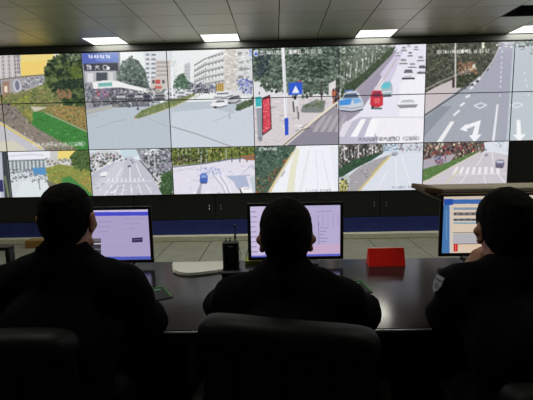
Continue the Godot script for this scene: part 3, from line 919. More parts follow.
func feed_small(col: int) -> Picture:
	var p := wall_picture(col, 2, 1, 1, 5, 30 + col)
	match col:
		-1:
			p.fill(c8(186, 190, 204))
			for x in range(-80, 4, 7):
				p.line([x, 150, x + 3, 200], 3.0, c8(110, 116, 130) if x % 2 == 0 else c8(224, 226, 232))
			p.poly([2, 150, 7, 150, 12, 200, 5, 200], c8(62, 68, 72))
			p.line([5, 176, 9, 198], 2.2, c8(116, 128, 92))
			p.poly([-3, 180, 3, 180, 4, 192, -3, 192], c8(54, 54, 96))
		0:
			p.fill(c8(216, 222, 226))
			p.poly([0, 148, 62, 147, 62, 160, 0, 162], c8(238, 238, 247))
			p.line([8, 156, 30, 154, 44, 155], 1.2, c8(206, 206, 220))
			p.poly([6, 160, 46, 158.5, 46, 170, 8, 174], c8(170, 180, 184))
			for e in 20:
				p.line([8 + e * 1.95, 160, 8.6 + e * 1.95, 172], 0.7, c8(84, 94, 100) if e % 2 == 0 else c8(232, 236, 238))
			p.line([8, 161, 46, 159.5], 0.8, c8(110, 120, 124))
			p.fleck([9, 169, 34, 169, 38, 176, 10, 182], 80, 1.4, 0.9, [c8(104, 112, 124), c8(150, 158, 168), c8(226, 230, 234), c8(70, 76, 86)])
			p.poly([32, 168, 44, 167, 48, 169, 46, 175, 34, 175], c8(88, 146, 198))
			p.poly([14, 199, 20, 184, 30, 177, 44, 176, 56, 188, 58, 200, 14, 200], c8(224, 231, 233))
			p.fleck([28, 174, 48, 174, 52, 182, 30, 182], 40, 1.3, 0.8, [c8(120, 126, 130), c8(200, 206, 208)])
			p.line([38, 178, 40, 190], 0.9, c8(120, 128, 132))
			p.poly([56, 147, 76, 146, 74, 158, 56, 160], c8(240, 218, 126))
			p.poly([50, 150, 58, 150, 58, 164, 50, 166], c8(206, 204, 202))
			p.fleck([46, 158, 74, 158, 74, 166, 46, 170], 70, 1.3, 1.0, [c8(170, 166, 156), c8(120, 116, 110), c8(196, 190, 170)])
			p.poly([70, 156, 76, 150, 82, 148, 94, 148, 94, 176, 74, 168], c8(84, 104, 62))
			p.poly([46, 168, 60, 164, 94, 170, 94, 200, 76, 200, 48, 180], c8(140, 146, 74))
			p.fleck([46, 168, 60, 164, 94, 170, 94, 200, 76, 200, 48, 180], 200, 1.5, 1.0, [c8(150, 156, 80), c8(116, 132, 66), c8(168, 150, 84), c8(130, 142, 78)])
			p.fleck([70, 156, 76, 150, 82, 148, 94, 148, 94, 172, 74, 168], 130, 1.5, 1.2, [c8(60, 84, 48), c8(92, 114, 66), c8(76, 100, 56)])
			p.fleck([80, 178, 91, 176, 92, 190, 84, 190], 40, 1.3, 1.0, [c8(172, 140, 70), c8(160, 152, 84)])
			p.poly([62, 178, 70, 176, 82, 186, 94, 196, 94, 200, 74, 200, 62, 188], c8(74, 134, 70))
			p.poly([46, 180, 56, 184, 66, 196, 60, 200, 50, 190], c8(120, 116, 104))
		1:
			p.fill(c8(190, 190, 202))
			p.poly([88, 148, 176, 145, 176, 158, 88, 162], c8(226, 236, 241))
			p.poly([88, 152, 104, 150, 118, 151, 124, 158, 108, 164, 92, 174, 88, 176], c8(206, 208, 212))
			p.fleck([88, 154, 120, 152, 122, 158, 100, 168, 90, 174], 130, 1.4, 1.1, [c8(90, 100, 92), c8(60, 66, 72), c8(230, 232, 236), c8(130, 150, 128), c8(150, 110, 120)])
			p.poly([120, 150, 138, 149, 138, 156, 122, 158], c8(200, 218, 226))
			p.poly([136, 148, 176, 146, 178, 188, 168, 186, 150, 168, 140, 158], c8(150, 150, 158))
			p.fleck([138, 148, 176, 147, 176, 172, 160, 174, 146, 162], 220, 1.6, 1.3, [c8(78, 84, 90), c8(186, 188, 196), c8(132, 126, 140), c8(60, 78, 62), c8(100, 96, 110), c8(150, 150, 162)])
			p.fleck([140, 148, 160, 147, 160, 153, 142, 154], 40, 1.6, 1.0, [c8(240, 242, 246), c8(180, 186, 190)])
			for q in [[148.5, 155, 149.5, 172], [154.5, 150, 155.5, 170]]:
				p.line(q, 0.8, c8(232, 234, 238))
			p.poly([150, 178, 156, 172, 170, 178, 172, 196, 160, 196], c8(210, 208, 210))
			p.fleck([148, 166, 158, 172, 158, 184, 150, 180], 26, 1.0, 1.3, [c8(48, 50, 54), c8(84, 84, 90)])
			p.poly([161, 180, 164, 173, 170, 171, 178, 173, 178, 192, 168, 190], c8(66, 92, 60))
			p.poly([158, 190, 162, 185, 168, 186, 172, 196, 160, 197], c8(58, 86, 52))
			p.fleck([160, 172, 178, 171, 178, 197, 160, 197], 110, 1.3, 1.1, [c8(50, 76, 48), c8(84, 108, 70), c8(70, 94, 62)])
			p.poly([124, 157, 132, 156, 150, 172, 164, 198, 90, 198, 90, 182, 108, 166], c8(196, 196, 208))
			p.poly([118, 160, 126, 157, 122, 176, 104, 198, 92, 198, 92, 186], c8(208, 208, 218))
			p.fleck([92, 183, 158, 183, 164, 197, 92, 197], 24, 3.4, 0.8, [c8(176, 176, 188), c8(206, 206, 216)])
			p.line([96, 170, 124, 157], 1.0, c8(238, 240, 244))
			for e in 9:
				p.line([109 + e * 4.2, 178.2, 108 + e * 4.5, 181.4], 1.4, c8(240, 240, 244))
			p.line([103, 182.3, 152, 181.2], 0.7, c8(234, 234, 240))
			for q in [[112, 185, 104, 196], [118, 185, 114, 196], [124, 184, 122, 196], [131, 184, 132, 195], [138, 184, 142, 195], [146, 184, 152, 194], [122, 168, 116, 178], [130, 166, 130, 178], [136, 164, 141, 177]]:
				p.line(q, 0.9, c8(244, 244, 248))
			p.line([116, 190, 112, 193, 110, 192], 1.4, c8(244, 244, 248))
			p.poly([99.5, 174.5, 101, 172.5, 106, 171.5, 107.5, 173.5, 105, 176.5, 100, 177], c8(242, 242, 246))
			p.line([100, 177, 105.4, 176.4], 0.8, c8(110, 112, 120))
			p.poly([101, 169, 108, 165.5, 109, 167.5, 102, 171], c8(186, 198, 216))
			p.poly([128, 165.4, 131, 165.2, 131, 167, 128, 167.2], c8(80, 86, 104))
			for q in [[121, 160], [126, 159], [131, 160], [133, 162]]:
				p.blob(q[0], q[1], 0.9, 0.8, c8(70, 78, 84))
			p.line([140, 160, 158, 182], 0.8, c8(60, 62, 62))
		2:
			p.fill(c8(228, 225, 237))
			p.poly([170, 148, 258, 145, 258, 156, 236, 158, 204, 163, 170, 166], c8(112, 126, 62))
			p.fleck([172, 148, 258, 145, 258, 156, 236, 158, 204, 162, 172, 164], 260, 1.4, 1.3, [c8(96, 118, 50), c8(140, 148, 76), c8(60, 72, 42), c8(170, 164, 104), c8(84, 100, 56)])
			for x in [178.0, 182.0, 186.0, 190.0, 198.0, 204.0, 212.0, 219.0, 226.0, 232.0, 240.0, 247.0]:
				p.line([x, 148, x + 0.2, 162], 0.8, c8(54, 50, 44) if int(x) % 4 != 2 else c8(196, 200, 196))
			p.fleck([174, 156, 204, 154, 204, 162, 174, 164], 60, 1.4, 1.0, [c8(40, 38, 40), c8(70, 66, 60), c8(120, 110, 80)])
			for x in [201.0, 206.5]:
				p.line([x, 149, x + 0.2, 163], 0.9, c8(176, 190, 200))
			p.poly([240, 156, 256, 154, 258, 160, 246, 160], c8(168, 108, 70))
			p.fleck([174, 168, 256, 160, 256, 196, 174, 197], 22, 4.5, 0.9, [c8(216, 212, 228), c8(236, 234, 244), c8(206, 202, 220)])
			p.line([172, 167, 204, 163.5, 230, 159, 256, 157], 1.2, c8(104, 108, 120))
			p.fleck([174, 150, 256, 146, 256, 154, 174, 160], 90, 1.3, 1.0, [c8(50, 56, 36), c8(70, 80, 46)])
			p.line([172, 172, 196, 167], 0.8, c8(206, 202, 216))
			p.fleck([196, 168, 218, 166, 222, 176, 198, 176], 60, 0.7, 1.4, [c8(150, 164, 212), c8(180, 190, 224), c8(206, 206, 226)])
			p.poly([199.5, 182, 200, 175, 202, 173.6, 206, 173.4, 207.5, 176, 207.4, 182.4, 205, 183.6, 201, 183.6], c8(74, 104, 184))
			p.box(201, 175, 206.4, 178, c8(136, 164, 214))
			p.line([200.4, 183.4, 207, 183.2], 0.8, c8(54, 56, 84))
			p.poly([196, 194, 200, 184, 202, 184, 200, 196], c8(176, 176, 190))
			p.poly([226, 176, 246, 175, 250, 188, 238, 190, 234, 182], c8(176, 186, 212))
			for e in 4:
				p.line([214 + e * 3.0, 176, 222 + e * 2.4, 186, 226 + e * 2.0, 196], 0.8, c8(176, 176, 190) if e % 2 == 0 else c8(246, 246, 250))
			for e in 3:
				p.line([240 + e * 4.4, 176 - e * 4, 250 + e * 1.4, 166 - e, 256, 170], 0.8, c8(196, 196, 212))
			p.poly([239, 189, 245, 187, 251, 188, 254, 195, 240, 196], c8(248, 247, 250))
			p.line([240, 189, 242, 194], 1.4, c8(74, 60, 66))
			p.line([244, 189.4, 250, 189], 0.7, c8(176, 150, 160))
			p.poly([250, 178, 258, 174, 258, 196, 254, 196], c8(196, 206, 214))
		3:
			p.fill(c8(242, 244, 251))
			p.poly([330, 146, 342, 145, 342, 196, 336, 196], c8(236, 238, 246))
			p.line([309, 150, 300, 194], 2.6, c8(232, 234, 240))
			for q in [[316, 150, 318, 192], [322, 150, 330, 190]]:
				p.line(q, 1.4, c8(230, 233, 243))
			p.poly([296, 148, 300, 148, 296, 170, 294, 196, 286, 196, 290, 168], c8(232, 232, 208))
			p.poly([292, 148, 297, 147, 290, 160, 276, 184, 268, 196, 262, 196], c8(206, 196, 186))
			p.poly([250, 144, 298, 143, 290, 156, 272, 186, 266, 198, 250, 198], c8(76, 98, 84))
			p.fleck([250, 144, 298, 143, 288, 157, 270, 184, 250, 190], 300, 1.5, 1.2, [c8(56, 78, 66), c8(92, 114, 98), c8(112, 134, 120), c8(44, 60, 54), c8(84, 104, 84)])
			p.fleck([252, 180, 266, 178, 286, 158, 290, 156, 272, 184, 264, 197, 252, 197], 130, 1.3, 0.9, [c8(168, 96, 60), c8(140, 84, 54), c8(186, 120, 84), c8(96, 84, 60)])
			p.line([292.5, 152, 277, 177, 266, 196], 1.0, c8(224, 204, 150))
			p.line([294.5, 152, 279, 177, 268.4, 196], 0.9, c8(240, 232, 206))
			p.line([285, 171, 281, 177], 1.3, c8(170, 172, 170))
			for y in [183.0, 187.0, 191.0]:
				p.blob(274 - (y - 183) * 0.35, y, 0.7, 0.9, c8(214, 190, 90))
			p.write("2017年11月10日", 258, 147.6, 2.8, 2.4, c8(228, 232, 228), -0.02, 0.5)
			p.write("九九大道", 306, 189.8, 2.2, 3.0, c8(170, 174, 182), -0.02, 0.4)
			p.write("安大道路", 320, 189.4, 2.2, 3.0, c8(170, 174, 182), -0.02, 0.4)
		4:
			p.fill(c8(222, 226, 236))
			p.poly([376, 144, 426, 142, 426, 152, 392, 154, 380, 154], c8(214, 222, 232))
			p.fleck([384, 144, 402, 143, 402, 149, 384, 151], 30, 1.4, 0.9, [c8(110, 150, 186), c8(160, 176, 190), c8(120, 128, 132)])
			p.fleck([394, 145, 424, 143, 424, 151, 396, 151], 36, 1.5, 0.7, [c8(120, 128, 138), c8(232, 236, 242), c8(150, 156, 166), c8(196, 160, 170)])
			p.poly([336, 144, 384, 143, 382, 154, 366, 160, 350, 172, 336, 178], c8(112, 108, 104))
			p.fleck([337, 144, 384, 143, 382, 153, 364, 160, 337, 168], 190, 1.1, 1.6, [c8(44, 44, 44), c8(222, 222, 222), c8(84, 72, 64), c8(60, 66, 60), c8(180, 178, 178)])
			for x in [344.0, 349.5, 353.0, 358.0, 365.0, 372.0]:
				p.line([x, 145, x + 0.4, 160], 1.0, c8(232, 232, 234) if int(x) % 2 == 0 else c8(38, 38, 38))
			p.poly([337, 170, 352, 160, 370, 155, 384, 152, 372, 160, 356, 168, 340, 178, 337, 178], c8(56, 82, 62))
			p.fleck([337, 170, 352, 160, 370, 155, 384, 152, 372, 160, 356, 168, 340, 178, 337, 178], 90, 1.2, 0.9, [c8(44, 66, 50), c8(72, 96, 74), c8(90, 110, 92)])
			p.poly([344, 180, 358, 168, 374, 160, 388, 155, 392, 155, 376, 172, 358, 194, 344, 194], c8(168, 164, 168))
			p.fleck([344, 180, 358, 168, 374, 160, 386, 156, 374, 172, 358, 192, 344, 194], 50, 1.8, 0.8, [c8(160, 156, 160), c8(150, 148, 154), c8(182, 178, 182)])
			p.line([390, 156, 380, 167, 368, 181, 356, 194], 1.6, c8(222, 204, 130))
			p.line([384, 160, 371, 174], 0.9, c8(200, 184, 130))
			for q in [[396, 158, 397, 190], [402, 156, 412, 190], [388, 170, 376, 192]]:
				p.line(q, 0.9, c8(240, 242, 248))
			p.poly([391, 154.4, 393, 151.6, 397, 151.4, 398.6, 153.8, 396, 155, 392, 155.2], c8(170, 176, 186))
			p.line([392, 155, 397, 154.8], 0.7, c8(80, 86, 96))
			p.poly([337, 178, 348, 175, 350, 180, 346, 194, 337, 194], c8(190, 196, 196))
			p.fleck([338, 180, 347, 180, 347, 193, 338, 193], 50, 1.0, 1.3, [c8(196, 180, 70), c8(80, 84, 60), c8(230, 222, 130), c8(60, 62, 58)])
			p.write("九九道路口", 392, 186.6, 2.2, 2.8, c8(150, 156, 166), -0.02, 0.4)
			p.write("平安大道", 408, 186.2, 2.2, 2.8, c8(150, 156, 166), -0.02, 0.4)
		5:
			p.fill(c8(206, 201, 207))
			p.poly([420, 141, 492, 139, 486, 150, 460, 162, 420, 172], c8(110, 96, 92))
			p.fleck([421, 141, 492, 139, 486, 149, 456, 160, 421, 166], 280, 1.2, 1.4, [c8(60, 50, 50), c8(150, 60, 56), c8(200, 190, 186), c8(84, 92, 70), c8(120, 112, 104), c8(220, 206, 170), c8(50, 48, 60)])
			p.fleck([426, 148, 476, 144, 474, 152, 428, 158], 40, 0.9, 2.2, [c8(44, 36, 38), c8(140, 56, 60)])
			p.poly([422, 160, 440, 156, 456, 154, 448, 164, 422, 182], c8(176, 170, 180))
			p.fleck([434, 156, 446, 154, 446, 164, 436, 168], 30, 0.9, 1.5, [c8(150, 76, 90), c8(90, 110, 160), c8(110, 96, 104)])
			p.poly([421, 170, 430, 167, 446, 163, 474, 152, 478, 152, 452, 166, 432, 178, 421, 182], c8(92, 124, 72))
			p.fleck([421, 170, 430, 167, 446, 163, 474, 152, 478, 152, 452, 166, 432, 178, 421, 182], 110, 1.2, 0.9, [c8(74, 108, 56), c8(112, 140, 90), c8(130, 150, 110)])
			p.line([480, 152, 454, 166, 434, 177, 423, 184], 1.6, c8(214, 206, 196))
			p.poly([484, 142, 512, 139, 512, 156, 494, 152, 486, 152], c8(224, 228, 236))
			p.fleck([494, 141, 512, 140, 512, 152, 498, 150], 24, 1.5, 0.9, [c8(180, 196, 210), c8(204, 210, 216)])
			p.line([486, 150, 477, 166], 0.8, c8(236, 234, 238))
			p.line([492, 150, 494, 166], 0.8, c8(236, 234, 238))
			for e in 8:
				p.poly([452 + e * 6.4, 174, 455.5 + e * 6.4, 174, 458.5 + e * 5.8, 167, 456 + e * 5.8, 167], c8(240, 238, 242))
			p.line([450, 175.6, 508, 173.5], 0.8, c8(228, 224, 228))
			p.line([446, 184, 458, 170], 0.9, c8(222, 206, 150))
			p.line([466, 176, 460, 184], 0.9, c8(234, 232, 238))
			p.line([484, 176, 486, 184], 0.9, c8(234, 232, 238))
			p.line([498, 174, 506, 184], 0.9, c8(240, 240, 246))
			p.poly([495.4, 166, 496, 161.5, 498, 159.6, 503.4, 159.6, 504.6, 162, 504.4, 166.4, 502, 167.6, 497, 167.4], c8(110, 104, 130))
			p.box(497, 160.6, 503.6, 163, c8(200, 204, 220))
			p.line([496, 167.4, 503.6, 167.6], 0.8, c8(60, 56, 72))
			p.poly([484.5, 154, 488.5, 153.6, 488.5, 156, 485, 156.4], c8(150, 150, 166))
			p.blob(486, 149.6, 1.4, 1.0, c8(150, 156, 170))
	return p

# ------------------------------------------------------------------ textures
func noise_texture(seed_value: int, freq: float, a: Color, b: Color, stretch := Vector2.ONE, size := 256) -> ImageTexture:
	var n := FastNoiseLite.new()
	n.seed = seed_value
	n.frequency = freq
	n.fractal_octaves = 4
	var img := Image.create(size, size, false, Image.FORMAT_RGB8)
	for y in size:
		for x in size:
			# wrap by blending so that repeats do not show a seam
			var fx := float(x) / size
			var v0 := n.get_noise_2d(x * stretch.x, y * stretch.y)
			var v1 := n.get_noise_2d((x - size) * stretch.x, y * stretch.y)
			var v := lerpf(v0, v1, fx)
			img.set_pixel(x, y, a.lerp(b, clampf(0.5 + v, 0.0, 1.0)))
	return ImageTexture.create_from_image(img)

func grained(seed_value: int, freq: float, a: Color, b: Color, rough: float, scale: float, stretch := Vector2.ONE, spec := 0.5) -> StandardMaterial3D:
	var m := mat(Color.WHITE, rough, 0.0, spec)
	m.albedo_texture = noise_texture(seed_value, freq, a, b, stretch)
	m.uv1_triplanar = true
	m.uv1_world_triplanar = true
	m.uv1_scale = Vector3.ONE * scale
	return m

func glow(tex: Texture2D, energy: float, rough := 0.35) -> StandardMaterial3D:
	var m := mat(c8(10, 10, 11), rough, 0.0, 0.3)
	m.emission_enabled = true
	m.emission = Color.WHITE
	m.emission_operator = BaseMaterial3D.EMISSION_OP_MULTIPLY
	m.emission_texture = tex
	m.emission_energy_multiplier = energy
	return m

# an upright rectangle facing +z, with its own corner of a picture
func pane(w: float, h: float, u0 := 0.0, v0 := 0.0, u1 := 1.0, v1 := 1.0) -> ArrayMesh:
	var a := []
	a.resize(Mesh.ARRAY_MAX)
	a[Mesh.ARRAY_VERTEX] = PackedVector3Array([Vector3(-w / 2, h / 2, 0), Vector3(w / 2, h / 2, 0), Vector3(w / 2, -h / 2, 0), Vector3(-w / 2, -h / 2, 0)])
	a[Mesh.ARRAY_NORMAL] = PackedVector3Array([Vector3.BACK, Vector3.BACK, Vector3.BACK, Vector3.BACK])
	a[Mesh.ARRAY_TEX_UV] = PackedVector2Array([Vector2(u0, v0), Vector2(u1, v0), Vector2(u1, v1), Vector2(u0, v1)])
	a[Mesh.ARRAY_INDEX] = PackedInt32Array([0, 1, 2, 0, 2, 3])
	var m := ArrayMesh.new()
	m.add_surface_from_arrays(Mesh.PRIMITIVE_TRIANGLES, a)
	return m

# a rectangular frame of four mitred bars, facing +z, outer size w x h
func frame_mesh(w: float, h: float, bar: float, depth: float) -> ArrayMesh:
	var st := begin()
	add_rbox(st, Vector3(w, bar, depth), 0.001, Transform3D(Basis(), Vector3(0, h / 2 - bar / 2, 0)))
	add_rbox(st, Vector3(w, bar, depth), 0.001, Transform3D(Basis(), Vector3(0, -h / 2 + bar / 2, 0)))
	for s in [-1, 1]:
		add_rbox(st, Vector3(bar, h - 2 * bar, depth), 0.001, Transform3D(Basis(), Vector3(s * (w / 2 - bar / 2), 0, 0)))
	return done(st)

func area_light(parent: Node3D, at: Vector3, rot: Vector3, size: Vector2, energy: float, c: Color) -> void:
	var l := AreaLight3D.new()
	l.name = "light"
	l.area_size = size
	l.light_energy = energy
	l.light_color = c
	l.shadow_enabled = true
	l.area_range = 14.0
	l.area_attenuation = 2.0
	parent.add_child(l, true)
	l.position = at
	l.rotation = rot

# ------------------------------------------------------------------ the scene
func _ready() -> void:
	rng.seed = 7
	# --- camera, environment, exposure
	cam = Camera3D.new()
	cam.name = "camera"
	cam.position = EYE
	cam.rotation_degrees = Vector3(-7.958, 1.372, -1.233)
	cam.fov = rad_to_deg(2.0 * atan(200.0 / FOCAL))
	cam.near = 0.05
	cam.far = 60.0
	add_child(cam)
	cam.current = true
	var env := Environment.new()
	env.background_mode = Environment.BG_COLOR
	env.background_color = Color.BLACK
	env.tonemap_mode = Environment.TONE_MAPPER_LINEAR
	env.tonemap_exposure = 1.0
	env.sdfgi_enabled = true
	env.ssao_enabled = true
	env.ssil_enabled = true
	var we := WorldEnvironment.new()
	we.name = "world_environment"
	we.environment = env
	add_child(we)
	make_materials()
	room()
	ceiling()
	video_wall()
	cabinets()
	desk_and_things()
	chairs()
	people()

func make_materials() -> void:
	M.black_plastic = mat(c8(15, 16, 16), 0.5)
	M.bezel = mat(c8(12, 12, 13), 0.45)
	M.black_paint = grained(3, 0.02, c8(22, 26, 24), c8(30, 34, 31), 0.6, 0.6)
	M.blue = grained(4, 0.03, c8(38, 52, 132), c8(48, 62, 148), 0.7, 0.7)
	M.white_trim = grained(5, 0.03, c8(232, 230, 208), c8(242, 240, 220), 0.5, 0.9)
	M.wall = grained(6, 0.02, c8(186, 186, 176), c8(196, 196, 186), 0.9, 0.5)
	M.metal = mat(c8(190, 192, 196), 0.3, 1.0)
	M.dark_metal = mat(c8(58, 59, 58), 0.6, 0.0, 0.4)
	M.leather = grained(8, 0.09, c8(7, 9, 7), c8(13, 15, 12), 0.5, 3.0, Vector2.ONE, 0.24)
	M.cloth = grained(9, 0.12, c8(12, 14, 14), c8(18, 20, 19), 0.95, 2.5, Vector2.ONE, 0.15)
	M.trousers = grained(10, 0.12, c8(13, 14, 16), c8(19, 20, 22), 0.95, 2.5, Vector2.ONE, 0.2)
	M.hair = grained(12, 0.2, c8(9, 9, 8), c8(18, 17, 15), 0.8, 6.0, Vector2(1, 0.2), 0.15)
	M.skin = mat(c8(150, 104, 80), 0.6)
	M.skin.subsurf_scatter_enabled = true
	M.skin.subsurf_scatter_strength = 0.15
	M.shoe = mat(c8(16, 16, 17), 0.35)
	M.wood = grained(14, 0.03, c8(30, 26, 26), c8(42, 37, 37), 0.13, 0.8, Vector2(0.25, 2.2), 0.26)
	M.wood_body = grained(15, 0.03, c8(40, 27, 23), c8(54, 38, 33), 0.4, 0.8, Vector2(0.4, 1.8))
	M.carpet = grained(16, 0.25, c8(46, 48, 50), c8(62, 63, 64), 1.0, 2.0)

func room() -> void:
	# lower floor in front of the video wall, with its tiles
	var fl := struct("floor", rbox(Vector3(11.4, 0.2, 10.0), 0.01), mat(c8(46, 46, 42), 0.8), Vector3(0.08, LOW - 0.112, -2.2))
	var tm := []
	for k in 4:
		var b := k * 3
		tm.append(grained(40 + k, 0.03, c8(143 + b, 145 + b, 128 + b), c8(158 + b, 160 + b, 142 + b), 0.5, 0.45))
	var tile := rbox(Vector3(0.648, 0.012, 0.652), 0.002)
	for r in 7:
		for c in 17:
			part("tile", tile, tm[rng.randi() % 4], fl, Vector3(-1.115 - 6 * 0.66 + c * 0.66 - 0.33, LOW - 0.006, -6.30 - 0.33 + r * 0.66) - fl.position)
	struct("platform", rbox(Vector3(10.8, 0.25, 5.0), 0.01), M.carpet, Vector3(0.08, -0.125, 0.1))
	struct("wall_front", rbox(Vector3(11.4, 4.0, 0.2), 0.005), M.wall, Vector3(0.08, 1.6, -7.15))
	struct("wall_back", rbox(Vector3(11.4, 4.0, 0.2), 0.005), M.wall, Vector3(0.08, 1.6, 2.7))
	struct("wall_left", rbox(Vector3(0.2, 4.0, 10.0), 0.005), M.wall, Vector3(-5.43, 1.6, -2.2))
	struct("wall_right", rbox(Vector3(0.2, 4.0, 10.0), 0.005), M.wall, Vector3(5.67, 1.6, -2.2))
	# plinth under the cabinets: blue board above a pale skirting
	struct("trim_1", rbox(Vector3(10.8, 0.25, 0.10), 0.004), M.blue, Vector3(0.08, -0.0225, WALL_Z - 0.05))
	struct("baseboard_front", rbox(Vector3(10.8, 0.100, 0.20), 0.012), M.white_trim, Vector3(0.08, LOW + 0.05, WALL_Z - 0.01))
	# dark metal strip that closes the gap between the panels and the ceiling
	struct("trim_2", rbox(Vector3(10.8, CEIL - WALL_TOP - 0.012, 0.09), 0.012), M.dark_metal, Vector3(0.08, (CEIL + WALL_TOP) * 0.5 + 0.004, WALL_Z - 0.04))

func ceiling() -> void:
	var slab := struct("ceiling", rbox(Vector3(11.4, 0.15, 10.0), 0.01), mat(c8(84, 82, 78), 0.95), Vector3(0.08, CEIL + 0.475, -2.2))
	var x0 := -3.5218 - 3 * 0.6
	# satin painted metal tiles, one colour over the whole ceiling
	var pale := []
	for k in 3:
		var b := k * 3
		pale.append(grained(60 + k, 0.15, c8(164 + b, 162 + b, 144 + b), c8(174 + b, 172 + b, 154 + b), 0.42, 1.6))
		pale[k].metallic = 0.82
	var rows := [[-6.955, -6.47], [-6.47, -5.985]]
	var z := -5.985
	while z < 0.4:
		rows.append([z, z + 0.485])
		z += 0.485
	var lamps := {4: "left", 7: "", 11: "", 15: ""}
	var meshes := {}
	for r in rows.size():
		var d: float = rows[r][1] - rows[r][0]
		var key := "%.3f" % d
		if not meshes.has(key):
			meshes[key] = rbox(Vector3(0.590, 0.02, d - 0.005), 0.002)
		for c in 18:
			var cx := x0 + 0.6 * c + 0.3
			if r == 0 and lamps.has(c):
				continue
			if (r == 2 and c == 14) or (r == 10 and lamps.has(c)):
				continue
			part("ceiling_tile", meshes[key], pale[rng.randi() % 3], slab, Vector3(cx, CEIL + 0.01, (rows[r][0] + rows[r][1]) * 0.5) - slab.position)
	# the rows behind the camera, joined
	var st := begin()
	while z < 2.5:
		for c in 18:
			add_rbox(st, Vector3(0.588, 0.02, 0.473), 0.003, Transform3D(Basis(), Vector3(x0 + 0.6 * c + 0.3, CEIL + 0.01, z + 0.2425) - slab.position))
		z += 0.485
	part("ceiling_tiles_behind", done(st), pale[1], slab).set_meta("kind", "stuff")
	# lamps
	var says := ["square recessed ceiling lamp above the hillside and blue shop sign pictures", "square recessed ceiling lamp above the white apartment block picture", "square recessed ceiling lamp above the tree lined avenue picture", "square recessed ceiling lamp beside the black slatted ceiling vent"]
	var dm := mat(c8(240, 242, 245), 0.5)
	dm.emission_enabled = true
	dm.emission = Color(1.0, 1.0, 0.98)
	dm.emission_energy_multiplier = 1.6
	var over := ["square recessed ceiling lamp over the desk end with the black frame stand", "square recessed ceiling lamp over the desk monitor with the lavender window", "square recessed ceiling lamp over the desk monitor with the cream page", "square recessed ceiling lamp over the bare desk end beyond the cream page monitor"]
	var fm := frame_mesh(0.588, 0.474, 0.014, 0.03)
	var fmat := mat(c8(150, 152, 150), 0.5)
	var panel := rbox(Vector3(0.558, 0.012, 0.444), 0.002)
	for bank in 2:
		var i := 0
		for c in lamps:
			var lz: float = -6.712 if bank == 0 else (rows[10][0] + rows[10][1]) * 0.5
			var t := thing("ceiling_light", says[i] if bank == 0 else over[i], "ceiling light", Vector3(x0 + 0.6 * c + 0.3, CEIL, lz), 0.0, "recessed ceiling lamps")
			part("frame", fm, fmat, t, Vector3(0, 0.015, 0), Vector3(PI / 2, 0, 0)).set_meta("label", "grey metal frame")
			part("diffuser", panel, dm, t, Vector3(0, 0.012, 0))
			area_light(t, Vector3(0, -0.004, 0), Vector3(-PI / 2, 0, 0), Vector2(0.556, 0.442), 1.55 if bank == 0 else 1.25, Color(1.0, 0.99, 0.94))
			i += 1
	# air vent with black slats in place of one tile
	var vt := thing("ceiling_vent", "square air vent with black slats set into the ceiling", "air vent", Vector3(x0 + 0.6 * 14 + 0.3, CEIL, -5.7425))
	var vm := mat(c8(26, 26, 24), 0.7)
	part("frame", frame_mesh(0.588, 0.473, 0.014, 0.03), vm, vt, Vector3(0, 0.015, 0), Vector3(PI / 2, 0, 0))
	var slat := rbox(Vector3(0.556, 0.002, 0.056), 0.0005)
	for k in 11:
		part("slat", slat, vm, vt, Vector3(0, 0.026, -0.20 + k * 0.04), Vector3(0.8, 0, 0))

